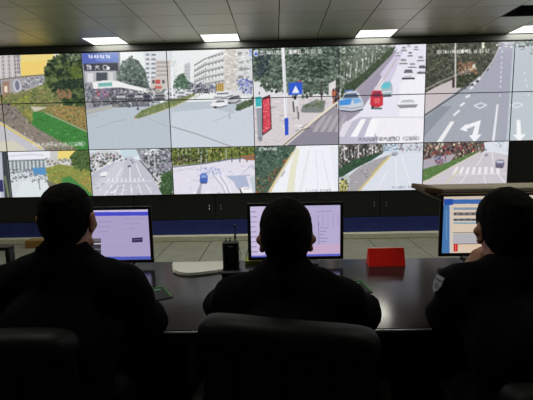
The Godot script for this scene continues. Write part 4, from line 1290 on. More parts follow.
func video_wall() -> void:
	make_speckle()
	var big := [[feed_hillside(), -1], [feed_junction(), 1], [feed_avenue(), 3], [feed_boulevard(), 5]]
	var says := {
		"-1,0": "wall display showing a pale striped apartment facade beside the yellow building picture",
		"0,0": "wall display showing a yellow building and dense green trees",
		"1,0": "wall display showing a blue shop sign over a busy shopping street",
		"2,0": "wall display showing pale apartment blocks under a white sky",
		"3,0": "wall display showing dark tree crowns, a white pole and a blue road sign",
		"4,0": "wall display showing lanes of traffic beside a row of young trees",
		"5,0": "wall display showing dark woods beside the upper stretch of a wide road",
		"6,0": "wall display showing distant cars on an empty pale road",
		"-1,1": "wall display showing a pale grey path and a strip of brown fence",
		"0,1": "wall display showing a bright green sports track and orange shrubs",
		"1,1": "wall display showing empty grey road with a thin grassy median",
		"2,1": "wall display showing a white car and a cracked grey road",
		"3,1": "wall display showing a red street billboard and a blue based white pole",
		"4,1": "wall display showing a blue police car, red tricycle and zebra stripes",
		"5,1": "wall display showing a white turn arrow and dashes on grey road",
		"6,1": "wall display showing a straight white road arrow and a diamond",
		"-1,2": "wall display showing a dark gate post by a pale striped facade",
		"0,2": "wall display showing a white yard behind railings below a yellow building",
		"1,2": "wall display showing a wide road with a crosswalk between trees",
		"2,2": "wall display showing a small blue car on a white junction",
		"3,2": "wall display showing a bare white road beside orange flower beds",
		"4,2": "wall display showing a white road with a yellow edge line and hedge",
		"5,2": "wall display showing a crowded sidewalk beside a zebra crossing",
		"6,2": "wall display panel switched off with a plain black screen",
	}
	var housing := rbox(Vector3(PW - 0.002, PH - 0.002, 0.07), 0.004)
	var rim := frame_mesh(PW - 0.002, PH - 0.002, 0.0055, 0.008)
	var mats := {}
	for b in big:
		b[0].speckle(speckle_tile)
		mats[b[1]] = glow(b[0].texture(0.34), 1.0)
	var off := mat(c8(12, 13, 12), 0.3)
	for row in 3:
		for col in range(-1, 7):
			var t := thing("wall_display", says["%d,%d" % [col, row]], "display", Vector3(WALL_X + (col + 0.5) * PW, WALL_TOP - (row + 1) * PH, WALL_Z), 0.0, "video wall panels")
			part("housing", housing, M.black_plastic, t, Vector3(0, PH / 2, -0.0385))
			part("bezel", rim, M.bezel, t, Vector3(0, PH / 2, -0.0005))
			var sm: Material
			var mesh: ArrayMesh
			if row < 2:
				var c0: int = [-1, 1, 3, 5][(col + 1) / 2]
				var fu := (col - c0) * 0.5
				sm = mats[c0]
				mesh = pane(PW - 0.012, PH - 0.012, fu, row * 0.5, fu + 0.5, row * 0.5 + 0.5)
			else:
				sm = off
				if col < 6:
					var fp := feed_small(col)
					fp.speckle(speckle_tile)
					sm = glow(fp.texture(0.34), 1.0)
				mesh = pane(PW - 0.012, PH - 0.012)
			part("screen", mesh, sm, t, Vector3(0, PH / 2, -0.001))

func cabinets() -> void:
	# black cabinets under the video wall; the door pairs meet below the middle of every second panel
	var top := WALL_TOP - 3 * PH - 0.003
	var bottom := 0.103
	var h := top - bottom
	var says := ["black double door cabinet behind the officer with protruding ears", "black double door cabinet behind the two way radio", "black double door cabinet behind the red name plate", "black double door cabinet behind the officer with an arm patch"]
	var door := rbox(Vector3(PW - 0.01, h - 0.02, 0.02), 0.003)
	var body := rbox(Vector3(2 * PW - 0.004, h, 0.08), 0.003)
	var hm := begin()
	add_tube(hm, [Vector3(0, -0.035, 0), Vector3(0, -0.035, 0.02), Vector3(0, 0.035, 0.02), Vector3(0, 0.035, 0)], [0.007], 8)
	var handle := done(hm)
	for k in 4:
		var x := WALL_X + (0.5 + 2 * k) * PW
		var t := thing("base_cabinet", says[k], "cabinet", Vector3(x, bottom, WALL_Z), 0.0, "cabinets under the video wall")
		part("body", body if k < 3 else rbox(Vector3(1.5 * PW - 0.004, h, 0.08), 0.003), M.black_paint, t, Vector3(0.0 if k < 3 else -PW / 4, h / 2, -0.065))
		for s in [-1, 1]:
			var dw := PW if k < 3 or s < 0 else PW / 2
			var d := part("door", door if dw == PW else rbox(Vector3(dw - 0.01, h - 0.02, 0.02), 0.003), M.black_paint, t, Vector3(s * dw / 2, h / 2, -0.012))
			part("handle", handle, M.metal, d, Vector3(-s * (dw / 2 - 0.1), 0.0, 0.010))
	# brown carton on the lower floor
	var q := at_y(37, 247.5, LOW)
	var b := thing("cardboard_box", "small brown cardboard box on the floor by the blue plinth", "box", Vector3(q.x, LOW, q.z - 0.06), 0.1)
	var cm := grained(21, 0.1, c8(150, 112, 62), c8(168, 128, 74), 0.9, 3.0)
	part("body", rbox(Vector3(0.34, 0.12, 0.2), 0.003), cm, b, Vector3(0, 0.06, 0))
	for s in [-1, 1]:
		part("flap", rbox(Vector3(0.335, 0.004, 0.098), 0.001), cm, b, Vector3(0, 0.123, s * 0.05), Vector3(s * 0.03, 0, 0))
	part("tape", rbox(Vector3(0.345, 0.002, 0.04), 0.0005), mat(c8(186, 158, 108), 0.4), b, Vector3(0, 0.127, 0))

func screen_picture(z: float, x0: float, x1: float, ytop: float, ybot: float, seed_value: int) -> Picture:
	var p := Picture.new()
	var map_uv := func(u: float, v: float) -> Vector2:
		var q := at_z(u, v, z)
		return Vector2((q.x - x0) / (x1 - x0), (ytop - q.y) / (ytop - ybot))
	p.setup(480, 288, map_uv, 5.0, seed_value)
	return p

func monitor(label: String, x0: float, x1: float, ytop: float, ybot: float, z: float, draw: Callable, seed_value: int) -> void:
	var w := x1 - x0
	var h := ytop - ybot
	var t := thing("monitor", label, "monitor", Vector3((x0 + x1) / 2, DESK, z), 0.0, "desk monitors")
	var cy := (ytop + ybot) / 2 - DESK
	part("housing", rbox(Vector3(w - 0.012, h - 0.012, 0.026), 0.008), M.black_plastic, t, Vector3(0, cy, -0.0165))
	part("bezel", frame_mesh(w, h, 0.017, 0.008), M.bezel, t, Vector3(0, cy, 0))
	var p := screen_picture(z, x0 + 0.017, x1 - 0.017, ytop - 0.017, ybot + 0.017, seed_value)
	draw.call(p)
	part("screen", pane(w - 0.034, h - 0.034), glow(p.texture(1.0), 0.9), t, Vector3(0, cy, -0.0005))
	area_light(t, Vector3(0, cy, 0.012), Vector3(0, PI, 0), Vector2(w - 0.04, h - 0.04), 0.02, Color(0.9, 0.9, 1.0))
	part("neck", rbox(Vector3(0.06, cy, 0.02), 0.004), M.black_plastic, t, Vector3(0, cy / 2, -0.048))
	part("base", rbox(Vector3(0.24, 0.012, 0.12), 0.004), M.black_plastic, t, Vector3(0, 0.006, -0.03))

func draw_left(p: Picture) -> void:
	p.fill(c8(176, 166, 206))
	p.poly([50, 200, 160, 204, 160, 214, 50, 214], c8(206, 198, 232))
	p.poly([50, 212.6, 160, 211.6, 160, 215.4, 50, 216.4], c8(74, 78, 206))
	p.box(88, 207, 101, 209.4, c8(60, 90, 170))
	for r in 3:
		p.line([98, 222 + r * 5, 112 - r * 2, 221.6 + r * 5], 0.5, c8(150, 128, 170))
		p.line([122, 219 + r * 5, 146 - r * 6, 218.6 + r * 5], 0.5, c8(160, 140, 180))
	p.poly([132, 238, 142.5, 237.4, 142.5, 242, 132, 242.6], c8(56, 44, 84))
	p.line([133.5, 240, 141, 239.6], 0.8, c8(120, 104, 150))
	p.poly([72, 238.5, 101, 238.5, 101, 255, 72, 255], c8(60, 58, 66))
	p.line([72, 244, 101, 243.6], 1.6, c8(196, 190, 206))
	p.line([72, 250, 101, 249.2], 1.0, c8(130, 128, 140))
	p.poly([72, 239, 101, 239, 101, 241.5, 72, 241.5], c8(110, 104, 116))
	p.poly([50, 257.4, 160, 256.2, 160, 266, 50, 266], c8(84, 96, 196))
	p.line([104, 247, 150, 246], 0.4, c8(170, 152, 200))

func draw_middle(p: Picture) -> void:
	p.fill(c8(188, 178, 216))
	p.poly([240, 196, 264, 196, 264, 262, 240, 262], c8(208, 196, 230))
	for r in 9:
		p.line([250.6, 212 + r * 5.0, 255.5 + (r % 3), 211.8 + r * 5.0], 0.7, c8(112, 104, 140))
	p.line([316, 212, 332, 211], 0.7, c8(150, 140, 186))
	for c in 5:
		p.line([318 + c * 5.0, 214, 318 + c * 5.0, 226], 0.5, c8(160, 146, 190))
	p.line([318.4, 222, 319.2, 249], 0.6, c8(120, 108, 160))
	for r in 6:
		p.line([320, 228 + r * 3.4, 328 - (r % 3) * 2, 227.8 + r * 3.4], 0.6, c8(130, 116, 160))
	p.poly([308, 245, 345, 244, 345, 253, 308, 254], c8(206, 176, 208))
	p.poly([240, 256, 350, 253.4, 350, 264, 240, 264], c8(96, 104, 206))

func draw_right(p: Picture) -> void:
	p.fill(c8(226, 206, 184))
	p.poly([440, 194, 552, 194, 552, 198.6, 440, 199], c8(214, 196, 178))
	p.poly([444, 199.4, 552, 199, 552, 203.4, 444, 204], c8(66, 110, 180))
	p.poly([444, 199, 453, 199, 453, 205, 444, 205], c8(40, 82, 172))
	p.poly([440, 205, 449.6, 205, 449.6, 256, 440, 256], c8(74, 122, 178))
	p.line([446.6, 210, 446.6, 240], 1.0, c8(110, 150, 190))
	p.poly([449.6, 205, 452.4, 205, 452.4, 253, 449.6, 253], c8(214, 204, 196))
	for q in [[207.5, 210, 140, 156, 176], [212.4, 215.6, 128, 124, 128], [218.6, 221, 112, 118, 130], [222.4, 224, 128, 170, 192]]:
		p.poly([453.5, q[0], 552, q[0] - 0.6, 552, q[1] - 0.6, 453.5, q[1]], c8(q[2], q[3], q[4]))
	for x in range(454, 552, 6):
		p.line([x + 0.0, 214, x + 2.2, 213.9], 2.2, c8(84, 84, 92))
		p.line([x + 0.0, 219.8, x + 3.2, 219.7], 1.6, c8(76, 82, 96))
	p.line([453, 232.6, 552, 231.8], 0.6, c8(110, 100, 96))
	p.poly([453, 233.4, 552, 232.6, 552, 242.6, 453, 243.4], c8(186, 184, 190))
	p.line([453, 244, 552, 243.2], 0.8, c8(110, 100, 96))
	for x in range(455, 480, 3):
		p.line([x + 0.0, 246.4, x + 1.6, 246.4], 1.4, c8(236, 190, 150))
	p.poly([440, 254, 552, 252.6, 552, 262, 440, 262], c8(56, 76, 120))
	p.poly([453.6, 244, 457.8, 244, 457.8, 251.6, 453.6, 251.6], c8(206, 42, 44))
	p.line([455.6, 244.8, 455.6, 250.6], 0.8, c8(236, 120, 110))

func desk_and_things() -> void:
	var zn := -1.372
	var zf := -2.235
	var zc := (zn + zf) / 2
	var t := thing("desk", "long dark glossy wooden control desk with three monitors on it", "desk", Vector3(0.1, 0, zc))
	part("tabletop", rbox(Vector3(4.6, 0.04, zn - zf), 0.004), M.wood, t, Vector3(0, DESK - 0.02, 0))
	part("edge_strip", rbox(Vector3(4.6, 0.007, 0.008), 0.002), M.metal, t, Vector3(0, DESK - 0.0055, (zn - zf) / 2 + 0.002)).set_meta("label", "thin bright metal strip along the edge")
	part("front_panel", rbox(Vector3(4.5, 0.70, 0.02), 0.003), M.wood_body, t, Vector3(0, 0.35, -0.38))
	for x in [-2.25, -0.42, 0.62, 2.25]:
		part("support", rbox(Vector3(0.04, 0.71, 0.74), 0.003), M.wood_body, t, Vector3(x, 0.355, 0.0))
	# monitors
	var y := EYE.y
	monitor("black monitor showing a lavender window with a blue bar and photos", -1.165, -0.662, y - 0.322, y - 0.628, -2.15, draw_left, 71)
	monitor("black monitor showing a pale lavender list behind the middle officer", -0.155, 0.350, y - 0.317, y - 0.624, -2.15, draw_middle, 72)
	monitor("black monitor with a cream web page, blue menu and red icon", 0.850, 1.392, y - 0.283, y - 0.618, -2.15, draw_right, 73)
	# sheaf of paper on the third monitor
	var sh := thing("paper_sheaf", "long flat sheaf of folders lying across the top of a monitor", "papers", Vector3(0.738, y - 0.283, -2.165))
	var pm := grained(22, 0.08, c8(158, 148, 130), c8(176, 168, 150), 0.85, 3.0)
	var pb := grained(23, 0.08, c8(96, 78, 58), c8(112, 92, 70), 0.85, 3.0)
	part("lower_folder", rbox(Vector3(0.80, 0.010, 0.20), 0.003), pb, sh, Vector3(0.40 + 0.06, 0.005, 0.0))
	part("papers", rbox(Vector3(0.86, 0.026, 0.19), 0.006), pm, sh, Vector3(0.43 + 0.012, 0.023, 0.0))
	part("upper_folder", rbox(Vector3(0.09, 0.026, 0.21), 0.004), pb, sh, Vector3(0.045, 0.026, -0.005), Vector3(0, 0, -0.12))
	part("loose_corner", rbox(Vector3(0.085, 0.004, 0.16), 0.001), pm, sh, Vector3(0.062, -0.010, 0.01), Vector3(0, 0, -0.45))
	# red name plate
	var np := thing("name_plate", "red folded name plate standing on the desk", "name plate", Vector3(0.567, DESK, -2.125), 0.02)
	var st := begin()
	var pr := [Vector3(0, 0.088, -0.006), Vector3(0, 0.088, 0.004), Vector3(0, 0, 0.034), Vector3(0, 0, -0.038)]
	var mid := Vector3(0, 0.04, 0)
	for k in 4:
		var a: Vector3 = pr[k]
		var b: Vector3 = pr[(k + 1) % 4]
		var o := Vector3(0.094, 0, 0)
		quad(st, a - o, a + o, b + o, b - o, mid)
	for s in [-1, 1]:
		var o := Vector3(0.094 * s, 0, 0)
		quad(st, pr[0] + o, pr[1] + o, pr[2] + o, pr[3] + o, mid)
	part("plate", done(st), grained(24, 0.05, c8(236, 30, 22), c8(246, 40, 28), 0.35, 2.0), np)
	part("top_edge", rbox(Vector3(0.19, 0.004, 0.014), 0.001), mat(c8(226, 150, 120), 0.4), np, Vector3(0, 0.088, -0.004))
	# document
	var dc := thing("document", "white paper booklet with a curved edge lying beside the two way radio", "document", Vector3(-0.42, DESK, -2.10), 0.0)
	var edge := []
	for q in [[172, 263.5], [198, 262.8], [226, 261.8], [226, 270.4], [212, 272.4], [198, 274.2], [188, 274.8], [179, 274], [173, 271.6]]:
		var w := at_y(q[0], q[1], DESK + 0.006)
		edge.append(Vector3(w.x + 0.42, 0.0, w.z + 2.10))
	for k in 4:
		var s2 := begin()
		var c := Vector3(0.0, 0.0, 0.0)
		var lift := Vector3(0, 0.0035 * (k + 1), 0)
		var th := Vector3(0, 0.0016, 0)
		for i in edge.size():
			var e0: Vector3 = edge[i] * (1.0 - 0.012 * k) + lift + Vector3(0, 0.002 * pow(clampf(-edge[i].x / 0.16, 0.0, 1.0), 2.0), 0)
			var i2 := (i + 1) % edge.size()
			var e1: Vector3 = edge[i2] * (1.0 - 0.012 * k) + lift + Vector3(0, 0.002 * pow(clampf(-edge[i2].x / 0.16, 0.0, 1.0), 2.0), 0)
			tri(s2, c + lift, e0, e1, c + lift - Vector3.UP)
			tri(s2, c + lift - th, e0 - th, e1 - th, c + lift + Vector3.UP)
			quad(s2, e0, e1, e1 - th, e0 - th, c + lift)
		part("page", done(s2), mat(c8(222, 224, 214), 0.8), dc)
	# radio in its charger
	var rp := at_y(231.5, 276.5, DESK)
	var rd := thing("walkie_talkie", "black two way radio with antenna standing in its charging cradle", "radio", Vector3(rp.x, DESK, rp.z - 0.01), 0.06)
	part("cradle", rbox(Vector3(0.100, 0.034, 0.07), 0.008), M.black_plastic, rd, Vector3(0.002, 0.017, 0))
	part("body", rbox(Vector3(0.080, 0.150, 0.036), 0.007), M.black_plastic, rd, Vector3(0, 0.100, 0))
	part("antenna", tube([Vector3(0.022, 0.17, 0), Vector3(0.022, 0.19, 0), Vector3(0.0235, 0.258, 0)], [0.009, 0.008, 0.006], 10), M.black_plastic, rd)
	for x in [-0.022, -0.002]:
		part("knob", tube([Vector3(x, 0.175, 0), Vector3(x, 0.192, 0)], [0.007, 0.0065], 10), M.black_plastic, rd)
	part("belt_clip", rbox(Vector3(0.026, 0.08, 0.006), 0.002), M.black_plastic, rd, Vector3(0, 0.115, 0.022))
	for k in 4:
		part("rib", rbox(Vector3(0.004, 0.1, 0.004), 0.001), M.bezel, rd, Vector3(-0.024 + k * 0.016, 0.09, 0.019))
	part("side_cord", tube([Vector3(0.039, 0.145, 0), Vector3(0.048, 0.12, 0.004), Vector3(0.049, 0.085, 0.006), Vector3(0.038, 0.055, 0.004)], [0.0022], 6), mat(c8(150, 152, 150), 0.4), rd).set_meta("label", "thin grey cord")
	# yellow green pad under the middle monitor
	var gp := at_y(256, 261.5, DESK)
	var gd := thing("note_pad", "yellow green note pad under the edge of the middle monitor", "note pad", Vector3(gp.x - 0.004, DESK, -2.19), 0.03)
	part("sheets", rbox(Vector3(0.105, 0.018, 0.075), 0.002), mat(c8(142, 154, 44), 0.8), gd, Vector3(0, 0.009, 0))
	part("cover", rbox(Vector3(0.107, 0.003, 0.077), 0.001), mat(c8(160, 172, 56), 0.7), gd, Vector3(0, 0.0195, 0))
	# mouse pads with green print at the elbows
	mouse_pad(at_y(157, 294, DESK), 0.5, "green edged mouse pad by the elbow of the officer with protruding ears")
	mouse_pad(at_y(356, 287, DESK), 0.1, "green edged mouse pad by the elbow of the middle officer")
	# paper by the left edge of the desk
	var wp := at_y(-6, 314.5, DESK)
	var pp := thing("paper_slip", "white paper slip on the desk beside the outstretched left arm", "paper", Vector3(wp.x, DESK, wp.z), 0.1)
	part("sheet", rbox(Vector3(0.10, 0.003, 0.06), 0.0008), mat(c8(226, 226, 214), 0.8), pp, Vector3(0, 0.0015, 0))
	# black frame at the far edge of the desk
	var fp := at_y(11.5, 267.5, DESK)
	var fr := thing("desk_riser", "black open frame stand at the far end of the desk", "stand", Vector3(fp.x, DESK, fp.z), 0.0)
	part("upright", rbox(Vector3(0.024, 0.10, 0.05), 0.003), M.black_plastic, fr, Vector3(0, 0.05, 0))
	part("upright", rbox(Vector3(0.024, 0.10, 0.05), 0.003), M.black_plastic, fr, Vector3(-0.34, 0.05, 0))
	part("top_bar", rbox(Vector3(0.364, 0.022, 0.05), 0.003), M.black_plastic, fr, Vector3(-0.17, 0.111, 0))
	part("foot", rbox(Vector3(0.05, 0.006, 0.05), 0.002), M.black_plastic, fr, Vector3(-0.02, 0.003, 0))

func mouse_pad(at: Vector3, turn: float, label: String) -> void:
	var t := thing("mouse_pad", label, "mouse pad", at, turn, "mouse pads")
	part("mat", rbox(Vector3(0.2, 0.004, 0.16), 0.001), mat(c8(20, 30, 22), 0.8), t, Vector3(-0.05, 0.002, 0))
	var g := mat(c8(56, 132, 46), 0.7)
	var st := begin()
	add_rbox(st, Vector3(0.006, 0.0012, 0.15), 0.0004, Transform3D(Basis(), Vector3(0.044, 0.0046, 0)))
	add_rbox(st, Vector3(0.19, 0.0012, 0.006), 0.0004, Transform3D(Basis(), Vector3(-0.05, 0.0046, -0.074)))
	part("border", done(st), g, t).set_meta("label", "bright green border line")
	part("print", rbox(Vector3(0.03, 0.0012, 0.016), 0.0004), mat(c8(84, 140, 100), 0.7), t, Vector3(0.012, 0.0046, -0.04))

# ------------------------------------------------------------------ chairs
func chair(at: Vector3, turn: float, label: String, height := 0.0, tilt := 0.0) -> void:
	var t := thing("office_chair", label, "chair", at, turn, "black leather office chairs")
	var curve := func(q: Vector3) -> Vector3:
		# hollow towards the sitter (-z), leaning back
		return Vector3(q.x * (1.0 - 0.10 * pow(maxf(-q.y * 2.0, 0.0), 2.0)), q.y - 0.03 * pow(absf(q.x) / 0.25, 3.0), q.z - 0.045 * pow(q.x / 0.25, 2.0) + 0.10 * q.y)
	var back := part("backrest", cushion(Vector3(0.465, 0.52, 0.085), 0.04, 14, curve), M.leather, t, Vector3(0, 0.66 + height, 0.02), Vector3(0, 0, tilt))
	var roll := func(q: Vector3) -> Vector3:
		return Vector3(q.x, q.y - 0.026 * pow(absf(q.x) / 0.25, 3.0), q.z - 0.045 * pow(q.x / 0.25, 2.0))
	part("head_roll", cushion(Vector3(0.485, 0.085, 0.105), 0.042, 14, roll), M.leather, back, Vector3(0, 0.238, 0.026))
	for x in [-0.12, 0.0, 0.12]:
		part("seam", tube([Vector3(x, -0.2, 0.043 - 0.02 - 0.045 * pow(x / 0.25, 2.0)), Vector3(x, 0.0, 0.043 - 0.045 * pow(x / 0.25, 2.0)), Vector3(x, 0.19, 0.043 + 0.019 - 0.045 * pow(x / 0.25, 2.0))], [0.003], 6), M.leather, back)
	part("seat", cushion(Vector3(0.50, 0.10, 0.48), 0.045, 10, func(q: Vector3) -> Vector3: return q), M.leather, t, Vector3(0, 0.41, -0.22))
	for s in [-1, 1]:
		var a := part("armrest", tube([Vector3(s * 0.25, 0.42, -0.10), Vector3(s * 0.29, 0.46, -0.10), Vector3(s * 0.29, 0.58, -0.06), Vector3(s * 0.28, 0.60, -0.20), Vector3(s * 0.28, 0.58, -0.28), Vector3(s * 0.26, 0.40, -0.26)], [0.016], 10), M.black_plastic, t)
		part("arm_pad", cushion(Vector3(0.05, 0.03, 0.22), 0.014, 6, func(q: Vector3) -> Vector3: return q), M.leather, a, Vector3(s * 0.285, 0.607, -0.17))
	part("column", tube([Vector3(0, 0.09, -0.2), Vector3(0, 0.36, -0.2)], [0.03, 0.024], 14), M.metal, t)
	for k in 5:
		var d := Vector3(sin(TAU * k / 5.0), 0, cos(TAU * k / 5.0))
		var c := Vector3(0, 0, -0.2)
		var leg := part("base_leg", tube([c + Vector3(0, 0.10, 0), c + d * 0.15 + Vector3(0, 0.09, 0), c + d * 0.29 + Vector3(0, 0.065, 0)], [0.026, 0.022, 0.016], 10), M.black_plastic, t)
		part("caster", tube([c + d * 0.28 + d.cross(Vector3.UP) * 0.02 + Vector3(0, 0.028, 0), c + d * 0.28 - d.cross(Vector3.UP) * 0.02 + Vector3(0, 0.028, 0)], [0.028], 14), M.black_plastic, leg)

func chairs() -> void:
	chair(Vector3(0.014, 0, -1.045), -0.16, "black leather office chair with a padded top roll, behind the middle officer", 0.008, -0.035)
	chair(Vector3(-0.765, 0, -1.0), 0.0, "black leather office chair behind the broad officer at the lavender window monitor", 0.01)
	chair(Vector3(0.80, 0, -0.96), -0.1, "black leather office chair behind the officer resting chin on hand", -0.14)

# ------------------------------------------------------------------ people
var head_bin: MeshBin
var hair_bin: MeshBin
var hand_flat: MeshBin
var hand_fist: MeshBin

func make_head(ear_out: float) -> void:
	head_bin = MeshBin.new()
	var p := [ball(Vector3(0, 0.035, 0.012), Vector3(0.075, 0.088, 0.096)), ball(Vector3(0, -0.03, -0.028), Vector3(0.060, 0.078, 0.068)),
		bone(Vector3(0, -0.094, -0.060), Vector3(0, -0.09, -0.055), 0.024, 0.024), bone(Vector3(0, 0.016, -0.096), Vector3(0, -0.022, -0.110), 0.009, 0.013),
		bone(Vector3(-0.018, -0.024, -0.096), Vector3(0.018, -0.024, -0.096), 0.009, 0.009),
		bone(Vector3(-0.036, 0.030, -0.080), Vector3(0.036, 0.030, -0.080), 0.014, 0.014), bone(Vector3(-0.02, -0.052, -0.090), Vector3(0.02, -0.052, -0.090), 0.007, 0.007), bone(Vector3(-0.016, -0.064, -0.087), Vector3(0.016, -0.064, -0.087), 0.007, 0.007),
		bone(Vector3(0, -0.06, 0.022), Vector3(0, -0.17, 0.045), 0.060, 0.066)]
	for s in [-1.0, 1.0]:
		p.append(ball(Vector3(s * 0.042, -0.02, -0.062), Vector3(0.026, 0.024, 0.024)))
		p.append(bone(Vector3(s * 0.050, -0.078, -0.02), Vector3(s * 0.022, -0.098, -0.055), 0.018, 0.018))
	net(head_bin, p, 0.0045, 0.014)
	for s in [-1.0, 1.0]:
		var ear := [bone(Vector3(s * 0.074, -0.026, 0.010), Vector3(s * 0.076, -0.03, 0.012), 0.008, 0.009), bone(Vector3(s * (0.072 + ear_out), -0.014, 0.018), Vector3(s * (0.074 + ear_out * 1.5), 0.012, 0.024), 0.020, 0.021, 0.36, 1.0), bone(Vector3(s * 0.072, 0.0, 0.012), Vector3(s * 0.080, 0.0, 0.016), 0.016, 0.014)]
		net(head_bin, ear, 0.0045, 0.008)
	hair_bin = MeshBin.new()
	var nz := FastNoiseLite.new()
	nz.seed = 5
	nz.frequency = 28.0
	var hp := [ball(Vector3(0, 0.041, 0.016), Vector3(0.0815, 0.092, 0.102)), ball(Vector3(0, 0.0, 0.045), Vector3(0.070, 0.088, 0.070))]
	net(hair_bin, hp, 0.0055, 0.02, [[Vector3(0, -1.0, -0.75).normalized(), 0.032], [Vector3(0, 0.25, -1.0).normalized(), 0.098]], nz, 0.004)

func make_hand(curl: float) -> MeshBin:
	# right hand, palm down, fingers towards -z, wrist at the origin
	var p := [bone(Vector3(0, 0, 0.03), Vector3(0, 0, -0.03), 0.026, 0.027, 1.15, 0.75), bone(Vector3(0.0, 0, -0.03), Vector3(0, 0, -0.082), 0.026, 0.028, 1.45, 0.55)]
	var bin := MeshBin.new()
	var lens := [0.072, 0.080, 0.074, 0.058]
	for k in 4:
		var x := -0.030 + k * 0.020
		var a := Vector3(x, 0.002, -0.086 + absf(k - 1.2) * 0.003)
		var L: float = lens[k]
		var t1 := curl * 0.5
		var t2 := curl * 1.4
		var t3 := curl * 2.1
		var b := a + Vector3((x) * 0.12, -sin(t1), -cos(t1)) * L * 0.5
		var c := b + Vector3(x * 0.10, -sin(t2), -cos(t2)) * L * 0.32
		var d := c + Vector3(0, -sin(t3), -cos(t3)) * L * 0.24
		p.append(bone(a, b, 0.0098, 0.0090))
		p.append(bone(b, c, 0.0090, 0.0082))
		p.append(bone(c, d, 0.0082, 0.0072))
	var th := [Vector3(-0.028, -0.006, -0.022), Vector3(-0.054, -0.014, -0.050), Vector3(-0.060, -0.020, -0.078), Vector3(-0.052, -0.026, -0.100)]
	p.append(bone(th[0], th[1], 0.015, 0.012))
	p.append(bone(th[1], th[2], 0.0115, 0.0105))
	p.append(bone(th[2], th[3], 0.0105, 0.0085))
	net(bin, p, 0.0035, 0.005)
	return bin

